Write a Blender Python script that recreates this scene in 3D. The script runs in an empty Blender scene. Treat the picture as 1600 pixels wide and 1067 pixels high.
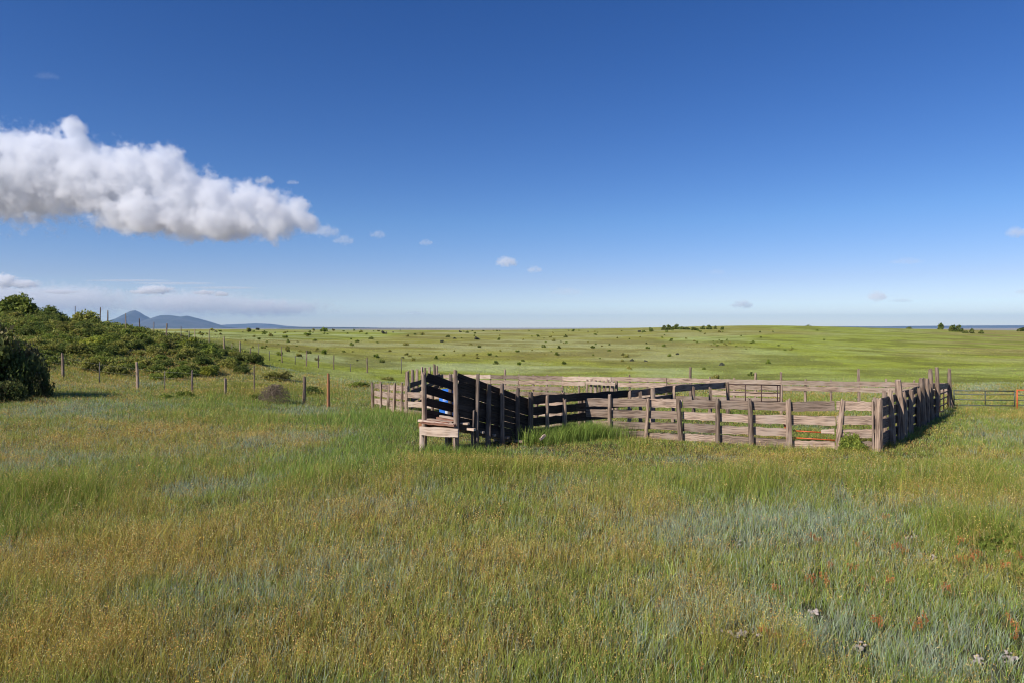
import bpy, math, random
import numpy as np
R = math.radians
random.seed(7); RNG = np.random.default_rng(11)
sc = bpy.context.scene
COL = sc.collection

# ------------------------------------------------------------------ camera, sky, sun, exposure
F, HY = 1067.0, 511.0                      # focal length and horizon row of the 1600 px photograph
cam_d = bpy.data.cameras.new('camera'); cam = bpy.data.objects.new('camera', cam_d); COL.objects.link(cam)
cam_d.lens = 24.0; cam_d.sensor_width = 36.0; cam_d.shift_y = -22.5/1600.0
cam_d.clip_start = 0.1; cam_d.clip_end = 90000
cam.location = (0, 0, 0); cam.rotation_euler = (R(90), 0, 0)
sc.camera = cam

SUN_EL, SUN_AZ = R(36), math.atan2(-0.78, -0.63)       # azimuth measured from +Y towards +X
sun_dir = (math.sin(SUN_AZ)*math.cos(SUN_EL), math.cos(SUN_AZ)*math.cos(SUN_EL), math.sin(SUN_EL))
sd = bpy.data.lights.new('sun', 'SUN'); sun = bpy.data.objects.new('sun', sd); COL.objects.link(sun)
sd.energy = 5.0; sd.angle = R(0.55); sd.color = (1.0, 0.93, 0.83)
import mathutils
sun.rotation_euler = mathutils.Vector(sun_dir).to_track_quat('Z', 'Y').to_euler()

w = bpy.data.worlds.new('World'); sc.world = w; w.use_nodes = True
nt = w.node_tree; nt.nodes.clear()
sky = nt.nodes.new('ShaderNodeTexSky'); sky.sky_type = 'NISHITA'; sky.sun_disc = False
sky.sun_elevation = SUN_EL; sky.sun_rotation = SUN_AZ
sky.altitude = 1800; sky.air_density = 1.0; sky.dust_density = 0.25; sky.ozone_density = 3.0
bg = nt.nodes.new('ShaderNodeBackground'); bg.inputs[1].default_value = 0.115
wo = nt.nodes.new('ShaderNodeOutputWorld')
hs = nt.nodes.new('ShaderNodeHueSaturation'); hs.inputs['Saturation'].default_value = 1.30; hs.inputs['Hue'].default_value = 0.518
geo = nt.nodes.new('ShaderNodeTexCoord'); sx = nt.nodes.new('ShaderNodeSeparateXYZ'); nt.links.new(geo.outputs['Generated'], sx.inputs[0])
cr = nt.nodes.new('ShaderNodeValToRGB'); nt.links.new(sx.outputs['Z'], cr.inputs[0]); ce = cr.color_ramp.elements       # the air near the horizon is paler and less green
ce[0].position = 0.0; ce[0].color = (.93, .90, 1.0, 1); ce[1].position = .066; ce[1].color = (.93, .81, .85, 1)
for p_, c_ in ((.15, (.94, .94, .88, 1)), (.42, (.86, .88, .84, 1))): q_ = ce.new(p_); q_.color = c_
ml = nt.nodes.new('ShaderNodeMixRGB'); ml.blend_type = 'MULTIPLY'; ml.inputs[0].default_value = 1
nt.links.new(sky.outputs[0], hs.inputs['Color']); nt.links.new(hs.outputs[0], ml.inputs[1]); nt.links.new(cr.outputs[0], ml.inputs[2]); nt.links.new(ml.outputs[0], bg.inputs[0]); nt.links.new(bg.outputs[0], wo.inputs[0])
sc.view_settings.view_transform = 'Standard'; sc.view_settings.look = 'None'
sc.view_settings.gamma = 1; sc.view_settings.use_curve_mapping = False
sc.view_settings.exposure = 0.19
sc.cycles.filter_width = 1.1; sc.cycles.volume_bounces = 8; sc.cycles.volume_step_rate = 0.5; sc.cycles.max_bounces = 10; sc.cycles.transparent_max_bounces = 12

# ------------------------------------------------------------------ noise and terrain
_T = np.random.default_rng(3).random((256, 256))
def vnoise(x, y):
    x = np.asarray(x, float); y = np.asarray(y, float)
    xi = np.floor(x).astype(int); yi = np.floor(y).astype(int)
    fx = x-xi; fy = y-yi; fx = fx*fx*(3-2*fx); fy = fy*fy*(3-2*fy)
    a = _T[xi & 255, yi & 255]; b = _T[(xi+1) & 255, yi & 255]; c = _T[xi & 255, (yi+1) & 255]; d = _T[(xi+1) & 255, (yi+1) & 255]
    return (a*(1-fx)+b*fx)*(1-fy)+(c*(1-fx)+d*fx)*fy
def fbm(x, y, o=4):
    s = 0; a = .5; n = 0
    for i in range(o):
        s = s+a*vnoise(x*2**i+17.3*i, y*2**i+9.1*i); n += a; a *= .5
    return s/n
def sstep(a, b, x):
    t = np.clip((x-a)/(b-a), 0, 1); return t*t*(3-2*t)

PX = [-600, 0, 100, 200, 300, 400, 500, 600, 800, 1000, 1200, 1400, 1600, 2200]
DD = [5, 20, 30, 40, 50, 65, 80, 100, 150, 250, 400, 600, 1000, 2500, 6000, 24000]
ZZ = [
 [-2.7]*14,
 [-3.0, -3.3, -3.35, -3.4, -3.45] + [-3.48]*9,
 [-3.0, -3.4, -3.5, -3.6, -3.75, -3.85] + [-3.92]*8,
 [-2.5, -3.25, -3.5, -3.85, -3.95, -4.1, -4.25] + [-4.36]*7,
 [-1.0, -2.0, -2.6, -3.2, -3.5, -3.9, -4.4, -4.7] + [-4.78]*6,
 [2.0, 1.0, .6, .1, -1.4, -2.8, -4.15, -4.95, -5.0, -5.0, -5.0, -5.0, -5.0, -5.0],
 [2.5, 1.7, .5, -.2, -1.4, -2.6, -3.7, -4.6, -4.9, -4.9, -5.0, -5.05, -5.1, -5.1],
 [2.0, 1.0, 0, -.8, -1.6, -2.4, -3.2, -4.0, -4.6, -4.7, -4.8, -5.0, -5.2, -5.2],
 [-.5, -.6, -1.0, -1.3, -1.6, -2.2, -2.7, -3.1, -3.6, -3.6, -3.5, -4.3, -4.9, -5.2],
 [-1.5, -1.4, -1.4, -1.4, -1.5, -1.6, -1.8, -2.0, -2.1, -1.7, -.8, -2.5, -4.2, -5],
 [-2, -1.4, -1.2, -1.1, -1.1, -1.3, -1.5, -1.7, -1.7, -.4, 1.5, -.9, -2.6, -4],
 [-4, -3, -3, -3, -3, -3, -3, -3, -3, -1.3, 1.1, -1.5, -3.2, -4],
 [-10]*9 + [-9, -8, -7, -6.5, -8],
 [-20]*14, [-27]*14, [-34]*14]
def plane(d): return -2.6-.044*np.minimum(d, 50)
_NU, _NL = 240, 360
_U = np.linspace((PX[0]-800)/F, (PX[-1]-800)/F, _NU); _L = np.linspace(math.log(5), math.log(24000), _NL)
_tab = np.array(ZZ)-plane(np.array(DD))[:, None]
_uc = (np.array(PX)-800)/F; _lc = np.log(np.array(DD, float))
_t1 = np.array([np.interp(_U, _uc, r) for r in _tab])
_G = np.array([np.interp(_L, _lc, _t1[:, j]) for j in range(_NU)]).T      # rows: log distance
for _ in range(3):
    p = np.pad(_G, ((3, 3), (4, 4)), mode='edge')
    p = sum(p[i:i+_G.shape[0]] for i in range(7))/7
    _G = sum(p[:, i:i+_NU] for i in range(9))/9
def gz(x, y):
    x = np.asarray(x, float); y = np.asarray(y, float)
    d = np.maximum(y, 5.0); u = np.clip(x/d, _U[0], _U[-1])
    l = np.clip((np.log(d)-_L[0])/(_L[-1]-_L[0])*(_NL-1), 0, _NL-1.001); k = (u-_U[0])/(_U[-1]-_U[0])*(_NU-1.001)
    i = l.astype(int); j = k.astype(int); a = l-i; b = k-j
    z = (_G[i, j]*(1-b)+_G[i, j+1]*b)*(1-a)+(_G[i+1, j]*(1-b)+_G[i+1, j+1]*b)*a
    z = z+plane(np.maximum(y, -20))
    bump = (vnoise(x*.7, y*.7)-.5)*.06*(1-sstep(60, 150, y))+(fbm(x*.12, y*.12, 2)-.5)*.25*sstep(5, 30, y)*(1-sstep(300, 500, y))
    return z+bump*(1-sstep(1000, 3000, y))
def gz1(x, y): return float(gz(np.array([x]), np.array([y]))[0])
def X(px, d): return (px-800)/F*d
_dd = np.exp(np.linspace(math.log(30), math.log(900), 900))
def hit(px, py):
    """where the sight line of a pixel first meets the ground"""
    xs = (px-800)/F*_dd; rows = HY-F*gz(xs, _dd)/_dd
    ok = np.where(rows <= py)[0]
    d = _dd[ok[0]] if len(ok) else _dd[np.argmin(np.abs(rows-py))]
    return (px-800)/F*d, d

# ------------------------------------------------------------------ object helpers
def tag(o, label=None, cat=None, group=None, kind=None):
    if label: o['label'] = label
    if cat: o['category'] = cat
    if group: o['group'] = group
    if kind: o['kind'] = kind
    return o
def empty(name, loc, label, cat, group=None, rz=0):
    o = bpy.data.objects.new(name, None); COL.objects.link(o); o.location = loc; o.rotation_euler = (0, 0, rz)
    o.empty_display_size = .2
    return tag(o, label, cat, group)
def mesh(name, V, Fc, mat, parent=None, uv=None, smooth=False):
    me = bpy.data.meshes.new(name); me.from_pydata([tuple(v) for v in V], [], Fc)
    if uv is not None:
        l = me.uv_layers.new(name='UVMap'); l.data.foreach_set('uv', np.array(uv, dtype=np.float32).ravel())
    if smooth: me.polygons.foreach_set('use_smooth', [True]*len(me.polygons))
    me.materials.append(mat); me.update()
    o = bpy.data.objects.new(name, me); COL.objects.link(o)
    if parent:
        o.parent = parent
        l = parent.location
        if me.vertices: me.transform(mathutils.Matrix.Translation((-l.x, -l.y, -l.z)))
    return o
def fast_mesh(name, V, T, colors, mat, nv=3):
    """V (n,3) floats, T (m,nv) indices, colors (n,3) per vertex"""
    me = bpy.data.meshes.new(name); V = np.asarray(V, np.float32); T = np.asarray(T, np.int32)
    me.vertices.add(len(V)); me.vertices.foreach_set('co', V.ravel())
    me.loops.add(T.size); me.loops.foreach_set('vertex_index', T.ravel())
    me.polygons.add(len(T)); me.polygons.foreach_set('loop_start', np.arange(0, T.size, nv, dtype=np.int32))
    try: me.polygons.foreach_set('loop_total', np.full(len(T), nv, np.int32))
    except Exception: pass
    if colors is not None:
        a = me.color_attributes.new('Col', 'FLOAT_COLOR', 'POINT')
        c = np.ones((len(V), 4), np.float32); c[:, :3] = colors; a.data.foreach_set('color', c.ravel())
    me.update(calc_edges=True); me.materials.append(mat)
    o = bpy.data.objects.new(name, me); COL.objects.link(o); return o

# ------------------------------------------------------------------ materials
def new_mat(name):
    m = bpy.data.materials.new(name); m.use_nodes = True; return m, m.node_tree, m.node_tree.nodes['Principled BSDF']
def wood(name, light, dark, grey=0.0, patina=(.34, .30, .28)):
    m, t, b = new_mat(name); N = t.nodes.new; L = t.links.new
    uv = N('ShaderNodeUVMap'); uv.uv_map = 'UVMap'
    oi = N('ShaderNodeObjectInfo')
    ad = N('ShaderNodeVectorMath'); ad.operation = 'MULTIPLY_ADD'; L(uv.outputs[0], ad.inputs[0]); ad.inputs[1].default_value = (1, 1, 1)
    cx = N('ShaderNodeCombineXYZ'); mu = N('ShaderNodeMath'); mu.operation = 'MULTIPLY'; mu.inputs[1].default_value = 37; L(oi.outputs['Random'], mu.inputs[0]); L(mu.outputs[0], cx.inputs[0]); L(mu.outputs[0], cx.inputs[2]); L(cx.outputs[0], ad.inputs[2])
    mp = N('ShaderNodeMapping'); mp.inputs['Scale'].default_value = (1.3, 26, 1); L(ad.outputs[0], mp.inputs[0])
    n1 = N('ShaderNodeTexNoise'); n1.inputs['Scale'].default_value = 1.6; n1.inputs['Detail'].default_value = 6; L(mp.outputs[0], n1.inputs[0])
    n2 = N('ShaderNodeTexNoise'); n2.inputs['Scale'].default_value = 2.4; n2.inputs['Detail'].default_value = 3; L(ad.outputs[0], n2.inputs[0])
    r = N('ShaderNodeValToRGB'); L(n1.outputs[0], r.inputs[0])
    e = r.color_ramp.elements; e[0].position = .36; e[0].color = (*dark, 1); e[1].position = .58; e[1].color = (*light, 1)
    mx = N('ShaderNodeMixRGB'); mx.inputs[2].default_value = (*patina, 1); L(r.outputs[0], mx.inputs[1])
    r2 = N('ShaderNodeMapRange'); r2.inputs[1].default_value = .45; r2.inputs[2].default_value = .7; r2.inputs[4].default_value = .65; L(n2.outputs[0], r2.inputs[0]); L(r2.outputs[0], mx.inputs[0])
    h = N('ShaderNodeHueSaturation'); L(mx.outputs[0], h.inputs['Color'])
    rv = N('ShaderNodeMapRange'); rv.inputs[3].default_value = .60; rv.inputs[4].default_value = 1.25; L(oi.outputs['Random'], rv.inputs[0]); L(rv.outputs[0], h.inputs['Value'])
    L(h.outputs[0], b.inputs['Base Color']); b.inputs['Roughness'].default_value = .85
    b.inputs['Specular IOR Level'].default_value = .25
    bp = N('ShaderNodeBump'); bp.inputs['Strength'].default_value = .6; bp.inputs['Distance'].default_value = .015; L(n1.outputs[0], bp.inputs['Height']); L(bp.outputs[0], b.inputs['Normal'])
    return m
W_BOARD = wood('weathered_board', (.41, .30, .225), (.10, .066, .048), patina=(.38, .305, .25))
W_POST = wood('weathered_post', (.37, .265, .195), (.09, .06, .045), patina=(.38, .30, .235))
W_PALE = wood('pale_plank', (.56, .43, .33), (.27, .19, .14), patina=(.56, .46, .38))
W_RED = wood('reddish_plank', (.36, .17, .11), (.14, .06, .04), patina=(.42, .27, .2))
W_SHADE = wood('shaded_board', (.055, .042, .034), (.016, .012, .010), patina=(.07, .055, .048))  # board wood with the shade of sun-averted walls and rails put into its colour
W_HALFSHADE = wood('half_shaded_wood', (.20, .15, .12), (.05, .036, .03), patina=(.24, .19, .165))  # same wood darkened partway, shade painted in for posts and rails away from sun
W_OCHRE = wood('ochre_post', (.36, .16, .07), (.16, .065, .03), patina=(.34, .18, .10))

def leaf_mat(name, trans=.35, rough=.6, vary=.25, attr=True, base=(.1, .12, .03)):
    m = bpy.data.materials.new(name); m.use_nodes = True; t = m.node_tree; t.nodes.clear(); N = t.nodes.new; L = t.links.new
    out = N('ShaderNodeOutputMaterial'); p = N('ShaderNodeBsdfPrincipled'); tr = N('ShaderNodeBsdfTranslucent'); mix = N('ShaderNodeMixShader')
    h = N('ShaderNodeHueSaturation')
    if attr:
        c = N('ShaderNodeVertexColor'); c.layer_name = 'Col'; L(c.outputs[0], h.inputs['Color'])
    else: h.inputs['Color'].default_value = (*base, 1)
    oi = N('ShaderNodeObjectInfo'); rv = N('ShaderNodeMapRange'); rv.inputs[3].default_value = 1-vary; rv.inputs[4].default_value = 1+vary
    L(oi.outputs['Random'], rv.inputs[0]); L(rv.outputs[0], h.inputs['Value'])
    L(h.outputs[0], p.inputs['Base Color']); p.inputs['Roughness'].default_value = rough; p.inputs['Specular IOR Level'].default_value = .08
    L(h.outputs[0], tr.inputs[0]); mix.inputs[0].default_value = trans
    L(p.outputs[0], mix.inputs[1]); L(tr.outputs[0], mix.inputs[2]); L(mix.outputs[0], out.inputs[0]); return m
M_GRASS = leaf_mat('grass_blade', .38, .6, 0)
M_LEAF = leaf_mat('leaf', .38, .55, .22)
def plain(name, c, rough=.5, metal=0.0, nscale=8, amt=.35):
    m, t, b = new_mat(name); N = t.nodes.new; L = t.links.new
    tc = N('ShaderNodeTexCoord'); n = N('ShaderNodeTexNoise'); n.inputs['Scale'].default_value = nscale; n.inputs['Detail'].default_value = 5; L(tc.outputs['Object'], n.inputs[0])
    r = N('ShaderNodeValToRGB'); L(n.outputs[0], r.inputs[0]); e = r.color_ramp.elements; e[0].position = .35; e[1].position = .65
    e[0].color = (*[v*(1-amt) for v in c], 1); e[1].color = (*c, 1); L(r.outputs[0], b.inputs['Base Color'])
    b.inputs['Roughness'].default_value = rough; b.inputs['Metallic'].default_value = metal; return m
M_STEEL = plain('dull_green_steel', (.10, .12, .10), .5, .2)
M_DARKPIPE = plain('dark_rusty_pipe', (.075, .035, .028), .6, .2)
M_ORANGE = plain('orange_paint', (.62, .12, .03), .5, 0, 8, .2)
M_BLUE = plain('blue_plastic', (.03, .17, .62), .4, 0, 6, .15)
M_WHITE = plain('white_paint', (.7, .72, .74), .6, 0, 12, .2)
M_TPOST = plain('steel_post', (.16, .135, .12), .7, .2)
M_WIRE = plain('wire', (.2, .19, .18), .5, .6)
M_STONE = plain('pale_stone', (.52, .44, .40), .9, 0, 30, .45)
M_TWIG = plain('dry_twig', (.25, .19, .13), .9, 0, 20, .5)
M_BARK = plain('grey_bark', (.14, .11, .085), .9, 0, 14, .5)

# ------------------------------------------------------------------ ground
FEAT = dict(
 blue=[(168, 724, 75, 11, 1), (182, 645, 110, 10, .8), (472, 643, 80, 8, 1), (385, 694, 50, 12, .8), (500, 682, 70, 9, .9), (315, 762, 55, 13, .9), (381, 756, 45, 12, .7),
       (820, 706, 90, 12, .7), (1105, 722, 90, 12, 1), (1345, 738, 70, 9, 1), (1285, 765, 45, 25, .8), (1574, 685, 60, 10, .8), (1120, 820, 170, 38, .7), (1262, 855, 90, 35, .5),
       (1400, 1030, 260, 50, .9), (1130, 960, 130, 60, .6), (1010, 1010, 60, 40, .5), (250, 955, 170, 40, .45), (500, 900, 120, 40, .45), (900, 760, 80, 25, .5), (60, 655, 60, 8, .6), (1080, 745, 60, 12, .5)],
 gold=[(300, 1062, 420, 34, .7), (860, 1050, 220, 30, .4), (500, 805, 200, 50, .9), (280, 860, 110, 45, 1), (100, 905, 170, 45, .8), (60, 1030, 200, 60, .8), (250, 690, 300, 28, .55), (700, 890, 180, 60, .5), (620, 1010, 250, 60, .55),
       (960, 800, 120, 45, .5), (250, 612, 150, 14, .5), (1340, 880, 120, 30, .35), (1500, 900, 100, 40, .4), (1150, 708, 260, 12, .35), (1440, 670, 60, 14, .5), (430, 980, 150, 50, .4), (560, 590, 80, 14, .5)],
 tall=[(1190, 750, 120, 28, 1), (1460, 750, 140, 50, 1), (830, 738, 180, 22, .8), (650, 738, 110, 22, .7), (740, 716, 80, 8, .8), (60, 790, 110, 30, .8), (250, 735, 120, 16, .4), (1180, 1050, 60, 25, .9),
       (1560, 850, 60, 35, .9), (70, 850, 80, 15, .6), (1330, 690, 22, 10, 1.0), (1540, 650, 60, 14, .6), (420, 625, 90, 10, .8), (1000, 700, 40, 12, .8), (990, 790, 60, 20, .5)],
 lush=[(590, 690, 110, 45, 1), (600, 650, 90, 15, .8), (880, 680, 80, 25, 1), (1150, 650, 260, 30, .5), (330, 640, 220, 12, .5), (480, 660, 120, 12, .5), (1480, 670, 110, 20, .4)])
def feat(kind, px, py):
    s = np.zeros_like(px)
    for cx, cy, rx, ry, a in FEAT[kind]:
        s = s+a*np.exp(-(((px-cx)/rx)**2+((py-cy)/ry)**2)*1.1)
    return s
# the patches are laid out as places on the ground: each is turned into metres once, from where it lies
FW = {}
for k_, lst in FEAT.items():
    o_ = []
    for cx, cy, rx, ry, a in lst:
        def grd(py):
            return 2.6/max((py-HY)/F-.044, .012)
        d0 = min(grd(cy), 75); dn = grd(cy+ry); df = min(grd(max(cy-ry, HY+18)), 95)
        o_.append((X(cx, d0), d0, rx/F*d0, max((df-dn)/2, .5), a))
    FW[k_] = o_
def wfeat(kind, x, y):
    s = np.zeros_like(x)
    jx = (fbm(x*.8, y*.8, 3)-.5)*1.6; jy = (fbm(x*.8+50, y*.8+20, 3)-.5)*1.6
    for cx, cy, rx, ry, a in FW[kind]:
        s = s+a*np.exp(-(((x-cx+jx)/rx)**2+((y-cy+jy)/ry)**2)*1.1)
    return s
def fields(x, y):
    n1 = fbm(x*.35+5, y*.35+9, 4); n2 = fbm(x*.5+31, y*.5+77, 4); n3 = fbm(x*.22+61, y*.22+7, 3)
    blue = np.clip(wfeat('blue', x, y)*(.75+.9*n1)+sstep(.6, .74, n1)*.5, 0, 1)
    gold = np.clip(wfeat('gold', x, y)*(.5+n2)+sstep(.56, .72, n2)*.5*(1-sstep(35, 60, y)), 0, 1)
    tall = np.clip(wfeat('tall', x, y)*(.7+.6*n3)+sstep(.58, .72, n3)*.3, 0, 1.6)
    lush = np.clip(wfeat('lush', x, y), 0, 1)
    return blue, gold*(1-.7*lush), tall, lush
SPOTS = [(1155, 1016, 30, 12, 'the broad patch of stones near the bottom edge'), (1272, 974, 16, 7, 'the small patch of stones right of the broad patch'), (1457, 880, 10, 4, 'the patch of stones by the orange flowers'), (1152, 858, 8, 2, 'the little white spot in the blue grass'),
         (1342, 1035, 10, 5, 'the stones low in the blue grass'), (1530, 1060, 14, 7, 'the stones at the bottom edge'), (1578, 1056, 14, 9, 'the stones in the bottom right corner'), (1422, 846, 8, 4, 'the dull stones in the grass')]
def bare(x, y):
    k = np.zeros_like(x)
    for cx, cy, rx, n_, nm in SPOTS:
        d = 2.6/((cy-HY)/F-.044); k = np.maximum(k, np.exp(-(((x-X(cx, d))/(rx/F*d*1.1))**2+((y-d+.08)/.28)**2)))
    return k
C_YG = np.array((.30, .34, .045)); C_SAGE = np.array((.40, .45, .18)); C_OLIVE = np.array((.18, .19, .035)); C_RED = np.array((.34, .24, .09))
def far_color(x, y):
    """the colour of the sward itself beyond the meadow: green, sage coloured and reddish stands"""
    s = fbm(x*.035+3, y*.05+8, 5); s2 = fbm(x*.12+13, y*.14+2, 4); s3 = fbm(x*.012+40, y*.012+21, 3)
    c = C_YG*(1-0)[None] if False else np.repeat(C_YG[None], len(x), 0)
    k = (sstep(.47, .60, s)*.8+sstep(.52, .66, s2)*.45)*(1-.6*sstep(0.0, .45, x/np.maximum(y, 1)))
    k = np.clip(k, 0, 1); c = c*(1-k[:, None])+C_SAGE*k[:, None]
    k = sstep(.50, .64, 1-s2)*.7; c = c*(1-k[:, None])+C_OLIVE*k[:, None]
    u = x/np.maximum(y, 1)
    k = sstep(.5, .62, s3)*.35+sstep(.5, .7, u)*sstep(80, 130, y)*(1-sstep(300, 500, y))*sstep(.4, .6, s)*.5
    k = np.clip(k, 0, .8); c = c*(1-k[:, None])+C_RED*k[:, None]*.95
    k = sstep(-.36, -.43, u)*sstep(42, 52, y)*(1-sstep(85, 110, y))*.7; c = c*(1-k[:, None])+C_OLIVE*.9*k[:, None]
    pl = sstep(900, 2500, y); b = fbm(x*.0006, y*.0012, 3)
    pc = np.array((.42, .28, .19))*(1-sstep(.45, .55, b))[:, None]+np.array((.34, .36, .22))*sstep(.45, .55, b)[:, None]
    return c*(1-pl[:, None])+pc*pl[:, None]

m, t, b = new_mat('meadow_ground'); N = t.nodes.new; L = t.links.new
vc = N('ShaderNodeVertexColor'); vc.layer_name = 'Col'; tc = N('ShaderNodeTexCoord')
n1 = N('ShaderNodeTexNoise'); n1.inputs['Scale'].default_value = 2.2; n1.inputs['Detail'].default_value = 8; n1.inputs['Roughness'].default_value = .7; L(tc.outputs['Object'], n1.inputs[0])
n2 = N('ShaderNodeTexNoise'); n2.inputs['Scale'].default_value = .25; n2.inputs['Detail'].default_value = 8; n2.inputs['Roughness'].default_value = .75; L(tc.outputs['Object'], n2.inputs[0])
r1 = N('ShaderNodeMapRange'); r1.inputs[1].default_value = .3; r1.inputs[2].default_value = .7; r1.inputs[3].default_value = .62; r1.inputs[4].default_value = 1.3; L(n1.outputs[0], r1.inputs[0])
r2 = N('ShaderNodeMapRange'); r2.inputs[1].default_value = .3; r2.inputs[2].default_value = .7; r2.inputs[3].default_value = .72; r2.inputs[4].default_value = 1.25; L(n2.outputs[0], r2.inputs[0])
mm = N('ShaderNodeMath'); mm.operation = 'MULTIPLY'; L(r1.outputs[0], mm.inputs[0]); L(r2.outputs[0], mm.inputs[1])
hsv = N('ShaderNodeHueSaturation'); L(vc.outputs[0], hsv.inputs['Color']); L(mm.outputs[0], hsv.inputs['Value']); L(hsv.outputs[0], b.inputs['Base Color'])
b.inputs['Roughness'].default_value = .95; b.inputs['Specular IOR Level'].default_value = .1
bp = N('ShaderNodeBump'); bp.inputs['Strength'].default_value = .8; bp.inputs['Distance'].default_value = .25; L(n1.outputs[0], bp.inputs['Height']); L(bp.outputs[0], b.inputs['Normal'])
M_GROUND = m

NR, NC = 560, 520
k_ = math.log((24000+20)/25+1)
ys = 25*(np.exp(k_*np.linspace(0, 1, NR))-1)-20; vs = np.linspace(-1, 1, NC)
YY = np.repeat(ys[:, None], NC, 1); XX = vs[None]*(1.0*np.maximum(YY, -20)+32)
fx, fy = XX.ravel(), YY.ravel(); fz = gz(fx, fy)
bl, go, ta, lu = fields(fx, fy)
near = np.array((.095, .085, .03))[None]*(1-bl)[:, None]+np.array((.10, .115, .07))*bl[:, None]
near = near*(1-go[:, None]*.6)+np.array((.17, .115, .035))*go[:, None]*.6
kk = sstep(22, 75, fy)[:, None]
gc = near*(1-kk)+far_color(fx, fy)*kk
idx = np.arange(NR*NC).reshape(NR, NC)
Q = np.stack([idx[:-1, :-1], idx[:-1, 1:], idx[1:, 1:], idx[1:, :-1]], -1).reshape(-1, 4)
g = fast_mesh('ground', np.stack([fx, fy, fz], 1), Q, gc, M_GROUND, 4)
g.data.polygons.foreach_set('use_smooth', np.ones(len(Q), bool)); tag(g, kind='structure', label='rolling green prairie ground running to the horizon')

# ------------------------------------------------------------------ grass
def blades(x, y, h, wdt, col, lean=.35, tip=None, seg=True):
    """curved blades: 5 points, 3 triangles each"""
    n = len(x); z = gz(x, y)-.02
    a = RNG.random(n)*2*np.pi; b_ = RNG.random(n)*2*np.pi
    lx = np.cos(b_)*lean*h*RNG.random(n); ly = np.sin(b_)*lean*h*RNG.random(n)
    lx = lx+lean*.10*h                      # combed a little by the wind
    dx = np.cos(a)*wdt*.5; dy = np.sin(a)*wdt*.5
    V = np.empty((n, 5, 3), np.float32)
    V[:, 0] = np.stack([x-dx, y-dy, z], 1); V[:, 1] = np.stack([x+dx, y+dy, z], 1)
    V[:, 2] = np.stack([x+lx*.35-dx*.8, y+ly*.35-dy*.8, z+h*.6], 1); V[:, 3] = np.stack([x+lx*.35+dx*.8, y+ly*.35+dy*.8, z+h*.6], 1)
    V[:, 4] = np.stack([x+lx, y+ly, z+h], 1)
    o = np.arange(n)[:, None]*5
    T = np.concatenate([o+np.array([[0, 1, 3]]), o+np.array([[0, 3, 2]]), o+np.array([[2, 3, 4]])], 0)
    c = np.repeat(col[:, None, :], 5, 1)
    if tip is not None: c[:, 4] = tip; c[:, 2:4] = col[:, None]*.6+tip[:, None]*.4
    return V.reshape(-1, 3), T, c.reshape(-1, 3)
def heads(x, y, h, wdt, ln, col):
    """open seed heads: a thin stalk and a spray of small grains round its top"""
    n = len(x); z = gz(x, y); K = 4
    b_ = RNG.random(n)*2*np.pi; r = .5*h*RNG.random(n); tx = x+np.cos(b_)*r; ty = y+np.sin(b_)*r; a = RNG.random(n)*np.pi
    V = np.empty((n, 3+4*K, 3), np.float32); sw = wdt*.14
    ax, ay = np.cos(a), np.sin(a)
    V[:, 0] = np.stack([x-sw*ax, y-sw*ay, z], 1); V[:, 1] = np.stack([x+sw*ax, y+sw*ay, z], 1); V[:, 2] = np.stack([tx, ty, z+h], 1)
    for q in range(K):
        k = 3+4*q; o_ = RNG.normal(size=(n, 3))*np.array((.9, .9, 1.1))*ln[:, None]; o_[:, 2] -= ln*.6*q
        c0 = np.stack([tx, ty, z+h], 1)+o_; e = RNG.normal(size=(n, 3)); e /= np.linalg.norm(e, axis=1)[:, None]; f = RNG.normal(size=(n, 3)); f = np.cross(e, f); f /= np.linalg.norm(f, axis=1)[:, None]
        V[:, k] = c0-e*wdt[:, None]*.8; V[:, k+1] = c0+f*wdt[:, None]*.45; V[:, k+2] = c0+e*wdt[:, None]*.8; V[:, k+3] = c0-f*wdt[:, None]*.45
    o = np.arange(n)[:, None]*(3+4*K)
    T = [o+np.array([[0, 1, 2]])]
    for q in range(K): k = 3+4*q; T += [o+np.array([[k, k+1, k+2]]), o+np.array([[k, k+2, k+3]])]
    c = np.repeat(col[:, None, :], 3+4*K, 1); c[:, :3] *= .7
    return V.reshape(-1, 3), np.concatenate(T, 0), c.reshape(-1, 3)
def low_sward(x, y):
    """stock keep the grass short round the pens"""
    k = sstep(-4.5, -2.5, x)*sstep(14.2, 16.6, y)*(1-sstep(27, 36, y))*(1-sstep(11.2, 13, x-(y-19)*.75))
    return 1-.52*k
def scatter(n, d0, d1, power=1.0, um=.80):
    """points with density falling as 1/d^power over the wedge the meadow shows in"""
    k = 14; m_ = n//k+1; r = RNG.random(m_); e = 2-power
    d = (d0**e+r*(d1**e-d0**e))**(1/e)
    u = (RNG.random(m_)*2-1)*um; x = u*d+(RNG.random(m_)-.5)*1.5
    sd_ = RNG.random(m_) < .2; x = np.where(sd_, np.sign(u)*(um*d+RNG.random(m_)*6), x)      # the meadow goes on beside the view
    s = (.035+.0035*d)*np.exp(RNG.normal(0, .35, m_))          # blades stand in tufts
    x = np.repeat(x, k)[:n]; d = np.repeat(d, k)[:n]; s = np.repeat(s, k)[:n]
    x = x+RNG.normal(0, 1, n)*s; d = d+RNG.normal(0, 1, n)*s
    return x, np.maximum(d, 3.5)
def tuftvar(n, s):
    return np.repeat(np.exp(RNG.normal(0, s, n//14+1)), 14)[:n]
def joined(parts):
    V, T, C = [], [], []; o = 0
    for v, t_, c in parts: V.append(v); T.append(t_+o); C.append(c); o += len(v)
    return np.concatenate(V), np.concatenate(T), np.concatenate(C)
def jitter(c, n, s=.22):
    j = np.exp(RNG.normal(0, s, (n, 1))); return c*j*np.exp(RNG.normal(0, .06, (n, 3)))
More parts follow.
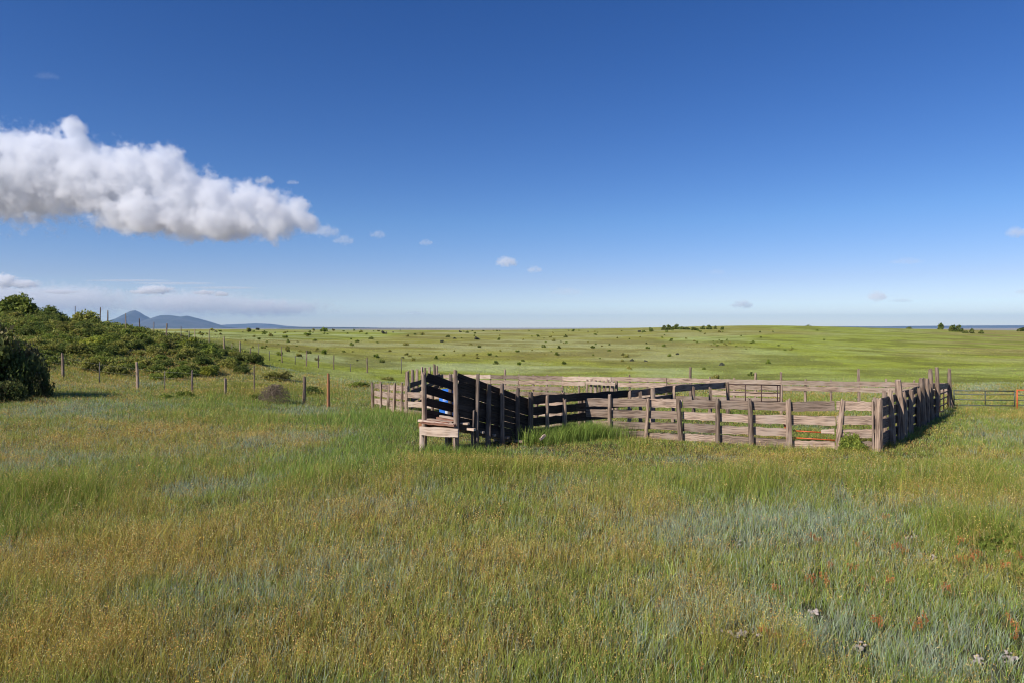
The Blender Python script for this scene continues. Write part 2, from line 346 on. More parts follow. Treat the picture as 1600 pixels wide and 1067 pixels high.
def lod(d): return np.clip(.0040*(1+(d-6)/18), .0038, .2)

def green_field(n, d0, d1, power, hmul=1.0):
    x, y = scatter(n, d0, d1, power); bl, go, ta, lu = fields(x, y); tv = tuftvar(n, .28); tc_ = tuftvar(n, .16)
    keep = (RNG.random(n) > np.clip(bl*.65+go*.2, 0, .95)) & (bare(x, y) < .35)
    x, y, bl, go, ta, lu, tv, tc_ = [v[keep] for v in (x, y, bl, go, ta, lu, tv, tc_)]; n = len(x)
    h = (.07+.09*RNG.random(n))*(1+2.1*ta+.7*lu)*hmul*tv*low_sward(x, y)
    base = np.array((.255, .325, .065)); lushc = np.array((.19, .29, .06)); tallc = np.array((.175, .205, .025)); goldc = np.array((.48, .34, .08))
    c = np.repeat(base[None], n, 0); tt = np.clip(ta, 0, 1)[:, None]*.7
    c = c*(1-tt)+tallc*tt; c = c*(1-lu[:, None]*.75)+lushc*lu[:, None]*.75; gg = go[:, None]*.6; c = c*(1-gg)+goldc*gg
    fk = sstep(40, 110, y)[:, None]; c = c*(1-fk)+far_color(x, y)*1.25*fk
    c = jitter(c, n, .18)*tc_[:, None]; dry = RNG.random(n) < .10; c[dry] = jitter(np.repeat(np.array((.48, .38, .15))[None], dry.sum(), 0), dry.sum())
    wd = lod(y)*(1+.4*RNG.random(n)); return blades(x, y, h, wd, c, .8, c*1.2)
G1 = green_field(900000, 4.6, 48, 1.25)
G2 = green_field(160000, 42, 150, 1.1, .85)
v, T_, c = joined([G1, G2]); o = fast_mesh('green_grass', v, T_, c, M_GRASS); tag(o, 'green meadow grass growing over the whole pasture', 'grass', kind='stuff')

x, y = scatter(760000, 4.6, 60, 1.2); bl, go, ta, lu = fields(x, y)
keep = RNG.random(len(x)) < (.20+bl*.8)*(1-lu*.6)*(bare(x, y) < .35); x, y, bl = x[keep], y[keep], bl[keep]; n = len(x)
c = jitter(np.repeat(np.array((.33, .385, .26))[None], n, 0), n, .25)
v, T_, c = blades(x, y, (.09+.12*RNG.random(n))*low_sward(x, y), lod(y)*(1+.4*RNG.random(n)), c, .75, c*1.2)
o = fast_mesh('blue_green_grass', v, T_, c, M_GRASS); tag(o, 'bluish grey green grass growing in patches through the meadow', 'grass', kind='stuff')

x, y = scatter(500000, 4.6, 58, 1.2); bl, go, ta, lu = fields(x, y)
keep = RNG.random(len(x)) < np.clip(.17+go*.76+np.clip(ta, 0, 1)*.15-bl*.05-lu*.2, 0, 1)*(bare(x, y) < .35); x, y, go, ta = x[keep], y[keep], go[keep], ta[keep]; n = len(x)
pal = np.array([(.66, .46, .12), (.72, .58, .24), (.60, .29, .10), (.52, .50, .16)]); c = jitter(pal[RNG.choice(4, n, p=[.4, .25, .15, .2])], n, .2)
h = (.09+.13*RNG.random(n))*(1+1.3*ta)*low_sward(x, y)
o = fast_mesh('golden_seed_grass', *heads(x, y, h, np.clip(lod(y)*2.0, .007, .07)*(.7+.6*RNG.random(n)), .018+.02*RNG.random(n), c), M_GRASS)
tag(o, 'golden brown seed heads standing over the meadow grass', 'grass', kind='stuff')

# tall weedy grass by the foot of the chute and along the alley
pts = []
for cx, cy, sx_, sy_, n_ in ((1.45, 20.8, .30, .25, 900), (1.95, 21.4, .30, .25, 1500), (2.6, 21.8, .25, .25, 1700), (.75, 19.9, .3, .2, 500), (3.3, 21.6, .35, .2, 300), (-1.0, 17.75, .8, .12, 900), (-2.0, 18.4, .4, .1, 500)):
    q_ = RNG.normal(size=(n_, 2)); pts.append(np.stack([cx+q_[:, 0]*sx_, cy+q_[:, 1]*sy_, np.full(n_, .34 if cy < 19 else .62)], 1))
pts = np.concatenate(pts); n = len(pts)
c = jitter(np.repeat(np.array((.19, .26, .055))[None], n, 0), n, .38)
o = fast_mesh('tall_grass', *blades(pts[:, 0], pts[:, 1], pts[:, 2]*(.45+.6*RNG.random(n)), np.full(n, .010), c, .65, c*1.3), M_GRASS)
tag(o, 'tall lush green grass and weeds around the foot of the chute and alley', 'grass', kind='stuff')

# ------------------------------------------------------------------ boards and posts
def board(name, p0, p1, h, mat, parent, th=.045, off=0.0, rag=.012, seg=9, label=None, sag=0.0, taper=1.0):
    """a plank between two points (its centre line), with uneven edges; off shifts it sideways"""
    p0 = np.array(p0, float); p1 = np.array(p1, float); d = p1-p0; ln = np.linalg.norm(d); t_ = d/ln
    nrm = np.array((t_[1], -t_[0], 0)); nrm /= np.linalg.norm(nrm); up = np.cross(nrm, t_)*1.0
    if up[2] < 0: up = -up
    V, Fc, UV = [], [], []; s0 = random.random()*9; ph = random.random()*6; am = random.uniform(-.5, .5)*.03
    for i in range(seg+1):
        s = i/seg; c = p0+d*s+nrm*(off+am*math.sin(s*3+ph))+np.array((0, 0, -sag*math.sin(s*math.pi)))
        hh = h*(1+(taper-1)*s); a = hh/2+random.uniform(-rag, rag); b_ = hh/2+random.uniform(-rag, rag)
        if i in (0, seg):
            e = random.uniform(-.02, .02); c = c+t_*e
        for (q, k) in ((-1, -b_), (1, -b_), (1, a), (-1, a)): V.append(c+nrm*q*th/2+up*k)
    U = [0, th, th+h, 2*th+h, 2*th+2*h]
    for i in range(seg):
        for j in range(4):
            k = (j+1) % 4; Fc.append((i*4+j, (i+1)*4+j, (i+1)*4+k, i*4+k)); a, b_ = s0+ln*i/seg, s0+ln*(i+1)/seg
            UV += [(a, U[j]), (b_, U[j]), (b_, U[j+1]), (a, U[j+1])]
    for base, fl in ((0, False), (seg*4, True)):
        q = [base+j for j in range(4)]; q = q if not fl else q[::-1]; Fc.append(tuple(q)); UV += [(s0, 0), (s0+.05, 0), (s0+.05, h), (s0, h)]
    o = mesh(name, V, Fc, mat, parent, UV)
    if label: o['label'] = label
    return o
def post(name, x, y, top, r, mat, parent, bot=None, lean=(0, 0), sq=.5, label=None, seg=9, rings=8, bend=.02, base=None):
    """a split-log post from the ground to height top (absolute z); lean moves its head"""
    z0 = (gz1(x, y) if base is None else base)-.25 if bot is None else bot
    z1 = top; V, Fc, UV = [], [], []; ph = random.random()*7; s0 = random.random()*9
    prof = [1+random.uniform(-.16, .16) for _ in range(seg)]; bx, by = random.uniform(-bend, bend), random.uniform(-bend, bend)
    for i in range(rings+1):
        s = i/rings; z = z0+(z1-z0)*s; rr = r*(1.08-.2*s)
        cx_ = x+lean[0]*s+bx*math.sin(s*4+ph); cy_ = y+lean[1]*s+by*math.sin(s*3+ph)
        for j in range(seg):
            a = 2*math.pi*j/seg+ph; q = 1-sq*.22*abs(math.sin(2*(a-ph)))
            k = rr*prof[j]*q*(1+random.uniform(-.07, .07)); zz = z
            if i == rings: zz += random.uniform(-.05, .05)*min(1, r*12); k *= .86
            V.append((cx_+k*math.cos(a), cy_+k*math.sin(a), zz))
    for i in range(rings):
        for j in range(seg):
            k = (j+1) % seg; Fc.append((i*seg+j, i*seg+k, (i+1)*seg+k, (i+1)*seg+j))
            za, zb = (z1-z0)*i/rings+s0, (z1-z0)*(i+1)/rings+s0; ua, ub = j*r*.7, (j+1)*r*.7
            UV += [(za, ua), (za, ub), (zb, ub), (zb, ua)]
    c = len(V); V.append((x+lean[0], y+lean[1], z1-.01))
    for j in range(seg):
        Fc.append((rings*seg+j, rings*seg+(j+1) % seg, c)); UV += [(s0, 0), (s0+.05, 0), (s0, .05)]
    o = mesh(name, V, Fc, mat, parent, UV)
    if label: o['label'] = label
    return o
def tube(name, pts, r, mat, parent=None, seg=6, label=None):
    V, Fc = [], []; pts = [mathutils.Vector(p) for p in pts]; n = len(pts)
    for i, p in enumerate(pts):
        t_ = (pts[min(i+1, n-1)]-pts[max(i-1, 0)]).normalized(); a = t_.orthogonal().normalized(); b_ = t_.cross(a)
        rr = r[i] if isinstance(r, (list, tuple)) else r
        for j in range(seg):
            q = 2*math.pi*j/seg; V.append(p+a*rr*math.cos(q)+b_*rr*math.sin(q))
    for i in range(n-1):
        for j in range(seg):
            k = (j+1) % seg; Fc.append((i*seg+j, i*seg+k, (i+1)*seg+k, (i+1)*seg+j))
    Fc.append(tuple(range(seg))[::-1]); Fc.append(tuple((n-1)*seg+j for j in range(seg)))
    if name is None: return V, Fc
    o = mesh(name, V, Fc, mat, parent, smooth=True)
    if label: o['label'] = label
    return o
def lerp(a, b_, s): return a+(b_-a)*s
def online(A, B, px):
    """the point of the ground line A-B that stands at a given bearing"""
    u = (px-800)/F; s = (u*A[1]-A[0])/((B[0]-A[0])-u*(B[1]-A[1])); return s, lerp(A[0], B[0], s), lerp(A[1], B[1], s)
def zrow(y, row): return -(row-HY)/F*y

# ---- front plank fence of the corral
A, B = (2.35, 22.6), (10.2, 19.0)
ff = empty('plank_fence', (A[0], A[1], gz1(*A)), 'long front plank fence of the corral, four grey brown rails high with uneven split posts', 'fence', 'plank fences of the old corral')
nf = np.array((B[1]-A[1], -(B[0]-A[0]), 0)); nf /= np.linalg.norm(nf); nf = nf if nf[1] < 0 else -nf        # towards the camera
fp = [(907, 614, 0, .092), (955, 616, -.03, .07), (1011, 621, .05, .06), (1066, 623, -.11, .085), (1123, 622, -.02, .075), (1176, 622, -.08, .085), (1234, 624, -.03, .09), (1306, 624, .20, .078), (1373, 621, .0, .10)]
for i, (px, ty, ln, r) in enumerate(fp):
    s, x, y = online(A, B, px)
    post('post', x+nf[0]*.10, y+nf[1]*.10, zrow(y, ty), r, W_POST, ff, lean=(ln, 0))
post('post', *[v+d_*.10 for v, d_ in zip(online(A, B, 1364)[1:], nf)], zrow(19.1, 624), .035, W_BOARD, ff, label='thin upright board nailed beside the corner post')
spans = [(907, 955), (955, 1011), (1011, 1066), (1066, 1123), (1123, 1176), (1176, 1234), (1234, 1306), (1306, 1368)]
top_h = lambda s: [lerp(1.10, 1.24, s), lerp(.76, .83, s), lerp(.40, .46, s), lerp(.10, .13, s)]
# boards run over one, two or three bays and butt at the posts
runs = {0: [(907, 1011), (1011, 1066), (1066, 1234), (1234, 1306), (1306, 1368)], 1: [(907, 1066), (1066, 1176), (1176, 1306), (1306, 1368)],
        2: [(907, 955), (955, 1066), (1066, 1123), (1123, 1234), (1306, 1368)], 3: [(938, 1011), (1011, 1066), (1066, 1123), (1123, 1234), (1234, 1306), (1306, 1368)]}
for q, lst in runs.items():
    for (a, b_) in lst:
        s0, x0, y0 = online(A, B, a+.6); s1, x1, y1 = online(A, B, b_-.6)
        hb = (.27, .25, .235, .23)[q]*random.uniform(.93, 1.06)
        z0 = gz1(x0, y0)+top_h(s0)[q]+random.uniform(-.02, .02); z1 = gz1(x1, y1)+top_h(s1)[q]+random.uniform(-.02, .02)
        board('rail', (x0, y0, z0), (x1, y1, z1), hb, W_BOARD, ff, off=0, rag=.014, seg=14)
# the broken rail stub between the last two split posts
s0, x0, y0 = online(A, B, 1284); s1, x1, y1 = online(A, B, 1305)
board('rail', (x0, y0, zrow(y0, 673.5)), (x1, y1, zrow(y1, 674)), .10, W_PALE, ff, seg=4, label='short pale broken rail stub', taper=1.7)
for row0, row1, e in ((673, 676, 1288), (684, 688, 1305)):
    s0, x0, y0 = online(A, B, 1238); s1, x1, y1 = online(A, B, e)
    tube('pipe', [(x0+nf[0]*-.10, y0-nf[1]*.10, zrow(y0, row0)), (x1-nf[0]*.10, y1-nf[1]*.10, zrow(y1, row1))], .018, M_ORANGE, ff, label='thin orange metal pipe closing the gap')
s0, x0, y0 = online(A, B, 1225)
tube('strap', [(x0-nf[0]*.12, y0-nf[1]*.12, zrow(y0, 662)), (x0+.1, y0-nf[1]*.12, zrow(y0, 669)), (x0+.02, y0-nf[1]*.12, zrow(y0, 671))], .03, M_ORANGE, ff, label='scrap of orange strap behind the rails')

# ---- right plank fence, seen almost end on
A, B = (10.25, 19.0), (21.6, 33.8)
rf = empty('plank_fence', (A[0], A[1], gz1(*A)), 'right side plank fence of the corral with tall close-set split posts, seen almost end on', 'fence', 'plank fences of the old corral')
nr = np.array((B[1]-A[1], -(B[0]-A[0]), 0)); nr /= np.linalg.norm(nr)
for px, ty, r, ln in [(1390, 608, .12, -.1), (1401, 594, .15, -.05), (1409.5, 611, .10, -.05), (1418.5, 608, .12, 0), (1430.5, 605, .11, 0), (1438, 590, .15, -.05), (1444.5, 591, .12, 0), (1449.5, 600, .10, 0), (1454, 577, .13, -.15), (1460.5, 574, .13, -.05), (1482.5, 576, .12, -.05)]:
    s, x, y = online(A, B, px); post('post', x+nr[0]*.1, y+nr[1]*.1, zrow(y, ty), r*.78, W_POST, rf, lean=(ln, 0), bend=.05)
for px, ty, r in [(1383, 622, .11), (1395, 612, .08), (1424, 612, .08)]:
    s, x, y = online(A, B, px); post('post', x-nr[0]*.22, y-nr[1]*.22, zrow(y, ty), r, W_POST, rf)
gs = online(A, B, 1461)[0]
cuts = [.01, .22, .42, .62, gs]
for q, (hh, bh) in enumerate(((1.42, .23), (1.10, .25), (.76, .25), (.42, .25), (.12, .2))):
    for a, b_ in zip(cuts[:-1], cuts[1:]):
        x0, y0, x1, y1 = lerp(A[0], B[0], a), lerp(A[1], B[1], a), lerp(A[0], B[0], b_), lerp(A[1], B[1], b_)
        board('rail', (x0, y0, gz1(x0, y0)+hh-.08+random.uniform(-.03, .03)), (x1, y1, gz1(x1, y1)+hh-.08+random.uniform(-.03, .03)), bh, W_HALFSHADE, rf, off=-.02, seg=8, rag=.02)  # rails carry painted half shade in their colour
board('rail', (lerp(A[0], B[0], gs+.01), lerp(A[1], B[1], gs+.01), zrow(30.7, 601)), (B[0], B[1], zrow(33.8, 602)), .26, W_BOARD, rf, seg=8, label='single high board over the pipe gate')
# pipe gate in the right fence
p0 = (lerp(A[0], B[0], gs+.02), lerp(A[1], B[1], gs+.02)); p1 = (lerp(A[0], B[0], .99), lerp(A[1], B[1], .99)); gg0, gg1 = gz1(*p0), gz1(*p1)
gt = empty('pipe_gate', (p0[0], p0[1], gg0), 'dark rusty pipe gate with crossed bars hanging in the far right corner of the corral', 'gate', 'pipe gates of the corral')
def gate(root, p0, p1, z0, z1, heights, uprights, r, mat, fr=None, dr=0.0):
    fr = fr or mat
    V, Fc = [], []
    def add(pts, rr):
        v, f = tube(None, pts, rr, None); o_ = len(V); V.extend(v); Fc.extend([tuple(i+o_ for i in q) for q in f])
    lo, hi = min(heights), max(heights)
    for e, (pp, zz) in enumerate(((p0, z0), (p1, z1))): add([(pp[0], pp[1], zz+lo-.03), (pp[0], pp[1], zz+hi+.03)], r*1.25)
    for hh in (lo, hi): add([(p0[0], p0[1], z0+hh), (p1[0], p1[1], z1+hh)], r*1.2)
    mesh('frame', V, Fc, fr, root, smooth=True)
    for hh in sorted(heights)[1:-1]:
        mid = (lerp(p0[0], p1[0], .5), lerp(p0[1], p1[1], .5), lerp(z0, z1, .5)+hh-dr)
        tube('bar', [(p0[0], p0[1], z0+hh), mid, (p1[0], p1[1], z1+hh)], r, mat, root)
    for s in uprights:
        tube('upright', [(lerp(p0[0], p1[0], s), lerp(p0[1], p1[1], s), lerp(z0, z1, s)+lo), (lerp(p0[0], p1[0], s), lerp(p0[1], p1[1], s), lerp(z0, z1, s)+hi)], r, mat, root)
gate(gt, p0, p1, gg0, gg1, (.08, .36, .66, .92, 1.18), (.30, .62), .03, M_DARKPIPE)

# ---- far plank fence
A, B = (-5.2, 47.0), (21.6, 33.8)
bf = empty('plank_fence', (A[0], A[1], gz1(*A)), 'far plank fence closing the back of the corral, long pale rails with two taller posts', 'fence', 'plank fences of the old corral')
def ztop_far(s): return lerp(zrow(47, 583.5), zrow(33.8, 597), s)
for px in [686, 702, 723, 745, 767, 789, 811, 833, 855, 879, 905, 930, 955, 984, 1012, 1042, 1080, 1110, 1148, 1181, 1221, 1260, 1300, 1343, 1386, 1430]:
    s, x, y = online(A, B, px); ex = {1080: .62, 1343: .60, 1181: .33, 1221: .38, 789: .36, 1386: .12, 984: .12}.get(px, random.uniform(-.05, .06))
    post('post', x, y-.02+.1, ztop_far(s)+ex, .07 if ex < .3 else .085, W_POST, bf, seg=7, rings=5)
brk = [702, 767, 811, 879, 955, 1042, 1110, 1221, 1343, 1482]
zo = (.0, .31, .66, 1.02)
for q in range(4):
    pts = [686]+brk if q < 2 else ([686, 767, 880] if q == 2 else [686, 820, 915])
    lst = list(zip(pts[:-1], pts[1:]))
    if q == 1: lst = [(a, b_) for a, b_ in lst if not (a < 915 < b_)]+[(879, 915)]
    if q == 3: lst += [(965, 1042), (1042, 1110), (1110, 1221)]
    if q == 2: lst += [(1110, 1221)]
    for a, b_ in lst:
        s0, x0, y0 = online(A, B, a); s1, x1, y1 = online(A, B, b_-.4)
        board('rail', (x0, y0, ztop_far(s0)-.15-zo[q]+random.uniform(-.02, .02)), (x1, y1, ztop_far(s1)-.15-zo[q]+random.uniform(-.02, .02)), .25, W_PALE if (a*7+q) % 3 == 0 else W_BOARD, bf, rag=.02, seg=12)

# ---- left corral side (posts in a close row, rails seen on their shaded inner side)
A, B = (-4.7, 30.6), (-5.2, 47.0)
lf = empty('plank_fence', (A[0], A[1], gz1(*A)), 'left plank fence running back to the far corner, a row of post tops', 'fence', 'plank fences of the old corral')
for px, ty, d in [(637, 579, 30.6), (644.5, 577, 32.6), (652, 577, 34.8), (659, 573.5, 36.8), (664.5, 574, 38.8), (671, 573, 41), (678.5, 568.5, 44), (683, 571.5, 46.5)]:
    s = (d-A[1])/(B[1]-A[1]); post('post', X(px, d), d, zrow(d, ty), .09 if px > 640 else .115, W_POST, lf, seg=7, rings=6)
for q in range(4):
    for (d0, d1, a0, a1) in ((30.7, 36.8, 0, .4), (36.8, 46.8, .4, 1)):
        zt0, zt1 = zrow(30.6, 597.5), zrow(47, 583.5)
        x0, x1 = X(637, 30.6) if a0 == 0 else X(659, 36.8), X(659, 36.8) if a1 < 1 else X(684, 47)
        board('rail', (x0+.13, d0, lerp(zt0, zt1, a0)-.12-q*.34), (x1+.13, d1, lerp(zt0, zt1, a1)-.12-q*.34), .22, W_SHADE, lf, rag=.015)

# ---- left wing
A, B = (-4.75, 30.6), (-7.0, 35.0)
wf = empty('plank_fence', (B[0], B[1], gz1(*B)), 'short left wing of plank fence on five thin posts, sunlit and reaching into the grass', 'fence', 'plank fences of the old corral')
for px, ty, r in [(585, 597, .085), (597, 596, .065), (608, 600, .075), (618, 599, .075), (630, 597, .055)]:
    s, x, y = online(A, B, px); post('post', x-.06, y-.1, zrow(y, ty), r, W_POST, wf, seg=7, rings=6, lean=(random.uniform(-.03, .08), 0))
for q, (ra, rb, hh) in enumerate(((599.5, 604, .24), (611, 617, .27), (623, 629.5, .27), (631, 639, .2))):
    for a, b_ in ((585.5, 608), (608, 636)):
        if q == 3 and a < 600: continue
        s0, x0, y0 = online(A, B, a); s1, x1, y1 = online(A, B, b_); f = lambda px: lerp(ra, rb, (px-585)/52)+3
        board('rail', (x0, y0, zrow(y0, f(a))), (x1, y1, zrow(y1, f(b_))), hh, W_BOARD, wf, rag=.015)

# ---- inner fence from the tall post to the alley
A, B = (-4.65, 30.5), (1.85, 24.9)
jf = empty('plank_fence', (A[0], A[1], gz1(*A)), 'sunlit three rail plank fence running behind the loading chute', 'fence', 'plank fences of the old corral')
for px in (676, 716, 757, 796, 838, 879):
    s, x, y = online(A, B, px); post('post', x, y-.08, gz1(x, y)+(1.36 if px == 879 else 1.15), .07, W_POST, jf, seg=7, rings=5)
for q, hh in enumerate((.97, .55, .16)):
    for a, b_ in ((638, 716), (716, 796), (796, 880)):
        s0, x0, y0 = online(A, B, a); s1, x1, y1 = online(A, B, b_-.5)
        board('rail', (x0, y0, gz1(x0, y0)+hh), (x1, y1, gz1(x1, y1)+hh), .25, W_BOARD if q != 1 else W_PALE, jf, rag=.015)

# ---- alley wall that carries on from the chute (its shaded side faces the camera)
A, B = (.55, 20.45), (9.5, 30.4)
al = empty('plank_fence', (A[0], A[1], gz1(*A)), 'dark shaded alley fence leading back from the foot of the loading chute, dividing the corral', 'fence', 'plank fences of the old corral')
na = np.array((B[1]-A[1], -(B[0]-A[0]), 0)); na /= np.linalg.norm(na)
for px, ty, r in [(851.5, 616, .07), (878.5, 623, .075), (980, 611, .075), (997, 612, .07), (1016, 605, .10), (1049, 603, .08), (1080, 604, .085), (1106, 605, .085), (1134, 597, .09)]:
    s, x, y = online(A, B, px); post('post', x+na[0]*.1, y+na[1]*.1, zrow(y, ty), r, W_POST, al, seg=8, rings=6)
cut = [0.0, .17, .42, .66, 1.0]
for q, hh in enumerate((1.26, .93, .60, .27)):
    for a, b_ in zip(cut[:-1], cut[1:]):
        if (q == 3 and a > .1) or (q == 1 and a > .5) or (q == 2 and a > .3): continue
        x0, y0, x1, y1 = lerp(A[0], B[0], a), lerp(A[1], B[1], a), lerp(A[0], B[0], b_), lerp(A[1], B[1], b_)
        board('rail', (x0, y0, gz1(x0, y0)+hh+.03), (x1, y1, gz1(x1, y1)+hh+.03), .25, W_SHADE if a < .3 else (W_HALFSHADE if a < .5 else W_BOARD), al, rag=.018, off=-.01)

# ---- plank panel of upright boards
pn = empty('board_fence', (X(939, 31), 31, gz1(X(939, 31), 31)), 'rough panel of upright weathered boards standing inside the corral', 'fence')
for i in range(8):
    px = 918+i*6; x, y = X(px, 31-.03*i), 31-.12*i; zt = zrow(y, 591.5+random.uniform(-1.5, 2.5)+i*.5)
    V0 = (x, y, gz1(x, y)-.05); o = board('board', (x, y, V0[2]), (x+random.uniform(-.04, .04), y, zt), .16, W_BOARD, pn, seg=5) if False else post('upright_board', x, y, zt, .085, W_BOARD, pn, sq=1.0, seg=6, rings=5, bend=.03)
board('crosspiece', (X(915, 31), 30.85, zrow(31, 597)), (X(962, 30), 29.95, zrow(30, 600)), .14, W_PALE, pn)
board('crosspiece', (X(915, 31), 30.85, zrow(31, 625)), (X(962, 30), 29.95, zrow(30, 629)), .14, W_BOARD, pn)

# ---- pipe gate inside the corral
p0, p1 = (9.62, 30.35), (X(1219, 30.2), 30.2)
ig = empty('pipe_gate', (p0[0], p0[1], gz1(*p0)), 'thin dark pipe gate with three uprights standing open inside the corral', 'gate', 'pipe gates of the corral')
gate(ig, p0, p1, gz1(*p0), gz1(*p1), (.25, .62, 1.0, 1.34), (.33, .64, .95), .022, M_DARKPIPE, dr=.03)
gp = post('gate_post', X(1221, 30.2), 30.2, zrow(30.2, 600), .06, W_POST, None); tag(gp, 'grey wooden post the inner pipe gate hangs from', 'post')

# ---- pipe panels to the right of the corral
p0, p1 = (21.85, 33.75), (24.3, 33.0)
rp = empty('pipe_fence', (p0[0], p0[1], gz1(*p0)), 'low dark green pipe panel with four bars beside the corral corner', 'fence', 'pipe fences beside the corral')
gate(rp, p0, p1, -4.09, -4.05, (.26, .54, .80, .97), (.52,), .024, M_STEEL, dr=.02)
p0, p1 = (24.42, 33.0), (27.3, 32.3)
op = empty('pipe_fence', (p0[0], p0[1], gz1(*p0)), 'pipe panel with an orange frame and dull green bars at the edge of the view', 'fence', 'pipe fences beside the corral')
gate(op, p0, p1, -4.05, -4.02, (.0, .3, .54, .78, 1.02), (.5,), .026, M_STEEL, fr=M_ORANGE)

# ------------------------------------------------------------------ loading chute
CR, CL = np.array((-1.50, 18.6)), np.array((-2.42, 19.1)); CD = np.array((.742, .670))
G0 = gz1(*CR)
ch = empty('loading_chute', (CR[0], CR[1], G0), 'weathered wooden cattle loading chute with high dark sloping walls and raised plank platform', 'cattle chute')
LEN = 2.75
def topz(s): return lerp(-1.22, -2.12, s/2.7)
def floorz(s): return lerp(G0+.80, G0+.06, np.clip((s-.15)/2.6, 0, 1))
def cp(side, s, off=0.0):
    b_ = CR if side > 0 else CL; n_ = np.array((CD[1], -CD[0])); p = b_+CD*s+n_*off; return p[0], p[1]
# right wall: closed boards from floor to rim
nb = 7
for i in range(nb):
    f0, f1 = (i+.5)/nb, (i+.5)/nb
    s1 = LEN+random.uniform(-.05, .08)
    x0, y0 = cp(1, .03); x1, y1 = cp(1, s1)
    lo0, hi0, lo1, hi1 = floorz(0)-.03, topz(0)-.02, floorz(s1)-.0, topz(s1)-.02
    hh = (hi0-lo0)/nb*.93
    board('side_board', (x0, y0, lerp(lo0, hi0, f0)), (x1, y1, lerp(lo1, hi1, f1)), hh, W_SHADE, ch, th=.04, taper=((hi1-lo1)/(hi0-lo0)), rag=.008, seg=8)
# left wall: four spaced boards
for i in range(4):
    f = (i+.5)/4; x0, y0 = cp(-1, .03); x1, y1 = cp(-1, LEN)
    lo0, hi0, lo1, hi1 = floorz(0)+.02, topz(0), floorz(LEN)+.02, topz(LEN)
    board('side_board', (x0, y0, lerp(lo0, hi0, f)), (x1, y1, lerp(lo1, hi1, f)), (hi0-lo0)/4*.70, W_SHADE, ch, th=.04, taper=.9, rag=.015, seg=8)
# posts outside the walls
for side, s, ty, r, off in [(1, -.05, 579, .075, .02), (1, .62, 584, .07, .10), (1, 1.05, 600, .075, .10), (1, 1.55, 600.5, .09, .10), (1, 2.15, 606, .07, .10), (1, 2.68, 613, .10, .10), (-1, -.05, 583, .085, -.02), (-1, .95, 586, .075, -.10), (-1, 1.9, 600, .08, -.10), (-1, 2.7, 606, .08, -.10)]:
    x, y = cp(side, s, off); post('post', x, y, zrow(y, ty), r, W_POST if s < .5 else W_HALFSHADE, ch, lean=(random.uniform(-.03, .03), 0), bend=.03)  # posts past the front pair have the wall's shade painted into their colour
# extra leaning prop by the second post
x, y = cp(1, .50, .12); post('prop', x-.05, y, zrow(y, 640), .04, W_HALFSHADE, ch, lean=(.03, 0))
# ramp floor planks, joists and battens
n_ = np.array((CD[1], -CD[0]))
for i in range(5):
    f = (i+.5)/5; a = CR*(f)+CL*(1-f)
    p0 = a+CD*.10; p1 = a+CD*LEN
    V, Fc = [], []
    hw = .098; tt = .045
    for pp, zz in ((p0, floorz(.10)), (p1, floorz(LEN))):
        for q, k in ((-hw, -tt), (hw, -tt), (hw, 0), (-hw, 0)): V.append((pp[0]+n_[0]*q, pp[1]+n_[1]*q, zz+k))
    Fc = [(0, 1, 2, 3), (7, 6, 5, 4), (0, 4, 5, 1), (1, 5, 6, 2), (2, 6, 7, 3), (3, 7, 4, 0)]
    uv = [(k % 4*.7, (k//4)*.2) for k in range(24)]
    mesh('floor_plank', V, Fc, W_RED, ch, uv)
board('floor_sill', (*cp(1, -.02, .05), floorz(0)-.08), (*cp(1, LEN+.1, .05), floorz(LEN)-.08), .16, W_SHADE, ch, th=.05, seg=8)
for s in (.35, .8, 1.25, 1.7, 2.15, 2.6):          # cross joists whose ends stick out of the dark side
    a = np.array(cp(-1, s, -.08)); b2 = np.array(cp(1, s, .12+random.uniform(0, .25))); z = floorz(s)-.12
    board('joist', (a[0], a[1], z), (b2[0], b2[1], z-random.uniform(0, .03)), .06, W_PALE if s in (.35, .8, 2.6) else W_BOARD, ch, th=.09, seg=4, rag=.006)
board('joist', (CL[0]-.22, CL[1]+.15, floorz(0)-.02), (CR[0]+.32, CR[1]+.0, floorz(0)-.03), .05, W_PALE, ch, th=.12, seg=5, rag=.006, label='pale joist sticking out on both sides of the platform')
board('joist', (CL[0]-.20, CL[1]+.25, floorz(0)-.17), (CR[0]+.1, CR[1]+.3, floorz(0)-.17), .16, W_OCHRE, ch, th=.14, seg=4, rag=.006, label='stubby ochre beam end under the platform')
# platform in front: end beam, legs, rough red planks
e0 = np.array((X(656, 18.75), 18.75)); e1 = np.array((X(716.5, 18.25), 18.25))
board('end_beam', (e0[0], e0[1], zrow(18.75, 672.5)), (e1[0], e1[1], zrow(18.25, 676)), .235, W_PALE, ch, th=.07, rag=.012, seg=8, label='thick pale end beam split at one corner')
for (px, d, tp) in ((659, 18.83, 668), (711, 18.36, 672)):
    post('leg', X(px, d), d, zrow(d, tp), .075, W_PALE if px < 700 else W_BOARD, ch, sq=1)
post('leg', *cp(-1, .75), floorz(.75)-.1, .07, W_BOARD, ch)
back0, back1 = CL+CD*.14, CR+CD*.14
for i in range(4):
    f0 = .06+i*.23
    a = e0*(1-f0)+CL*f0 if False else lerp(e0, CL+np.array((0, .12)), f0); b_ = lerp(e1, CR+np.array((-.05, .12)), f0)
    z = zrow(18.6, 661.5)+.012*i
    board('platform_plank', (a[0]+.02, a[1]+.05, z+random.uniform(0, .02)+.02*(i == 3)), (b_[0]-.08-.12*(i == 2), b_[1]+.05, z-.012), .045, (W_RED, W_PALE, W_RED, W_PALE)[i], ch, th=.12, rag=.01, seg=8)
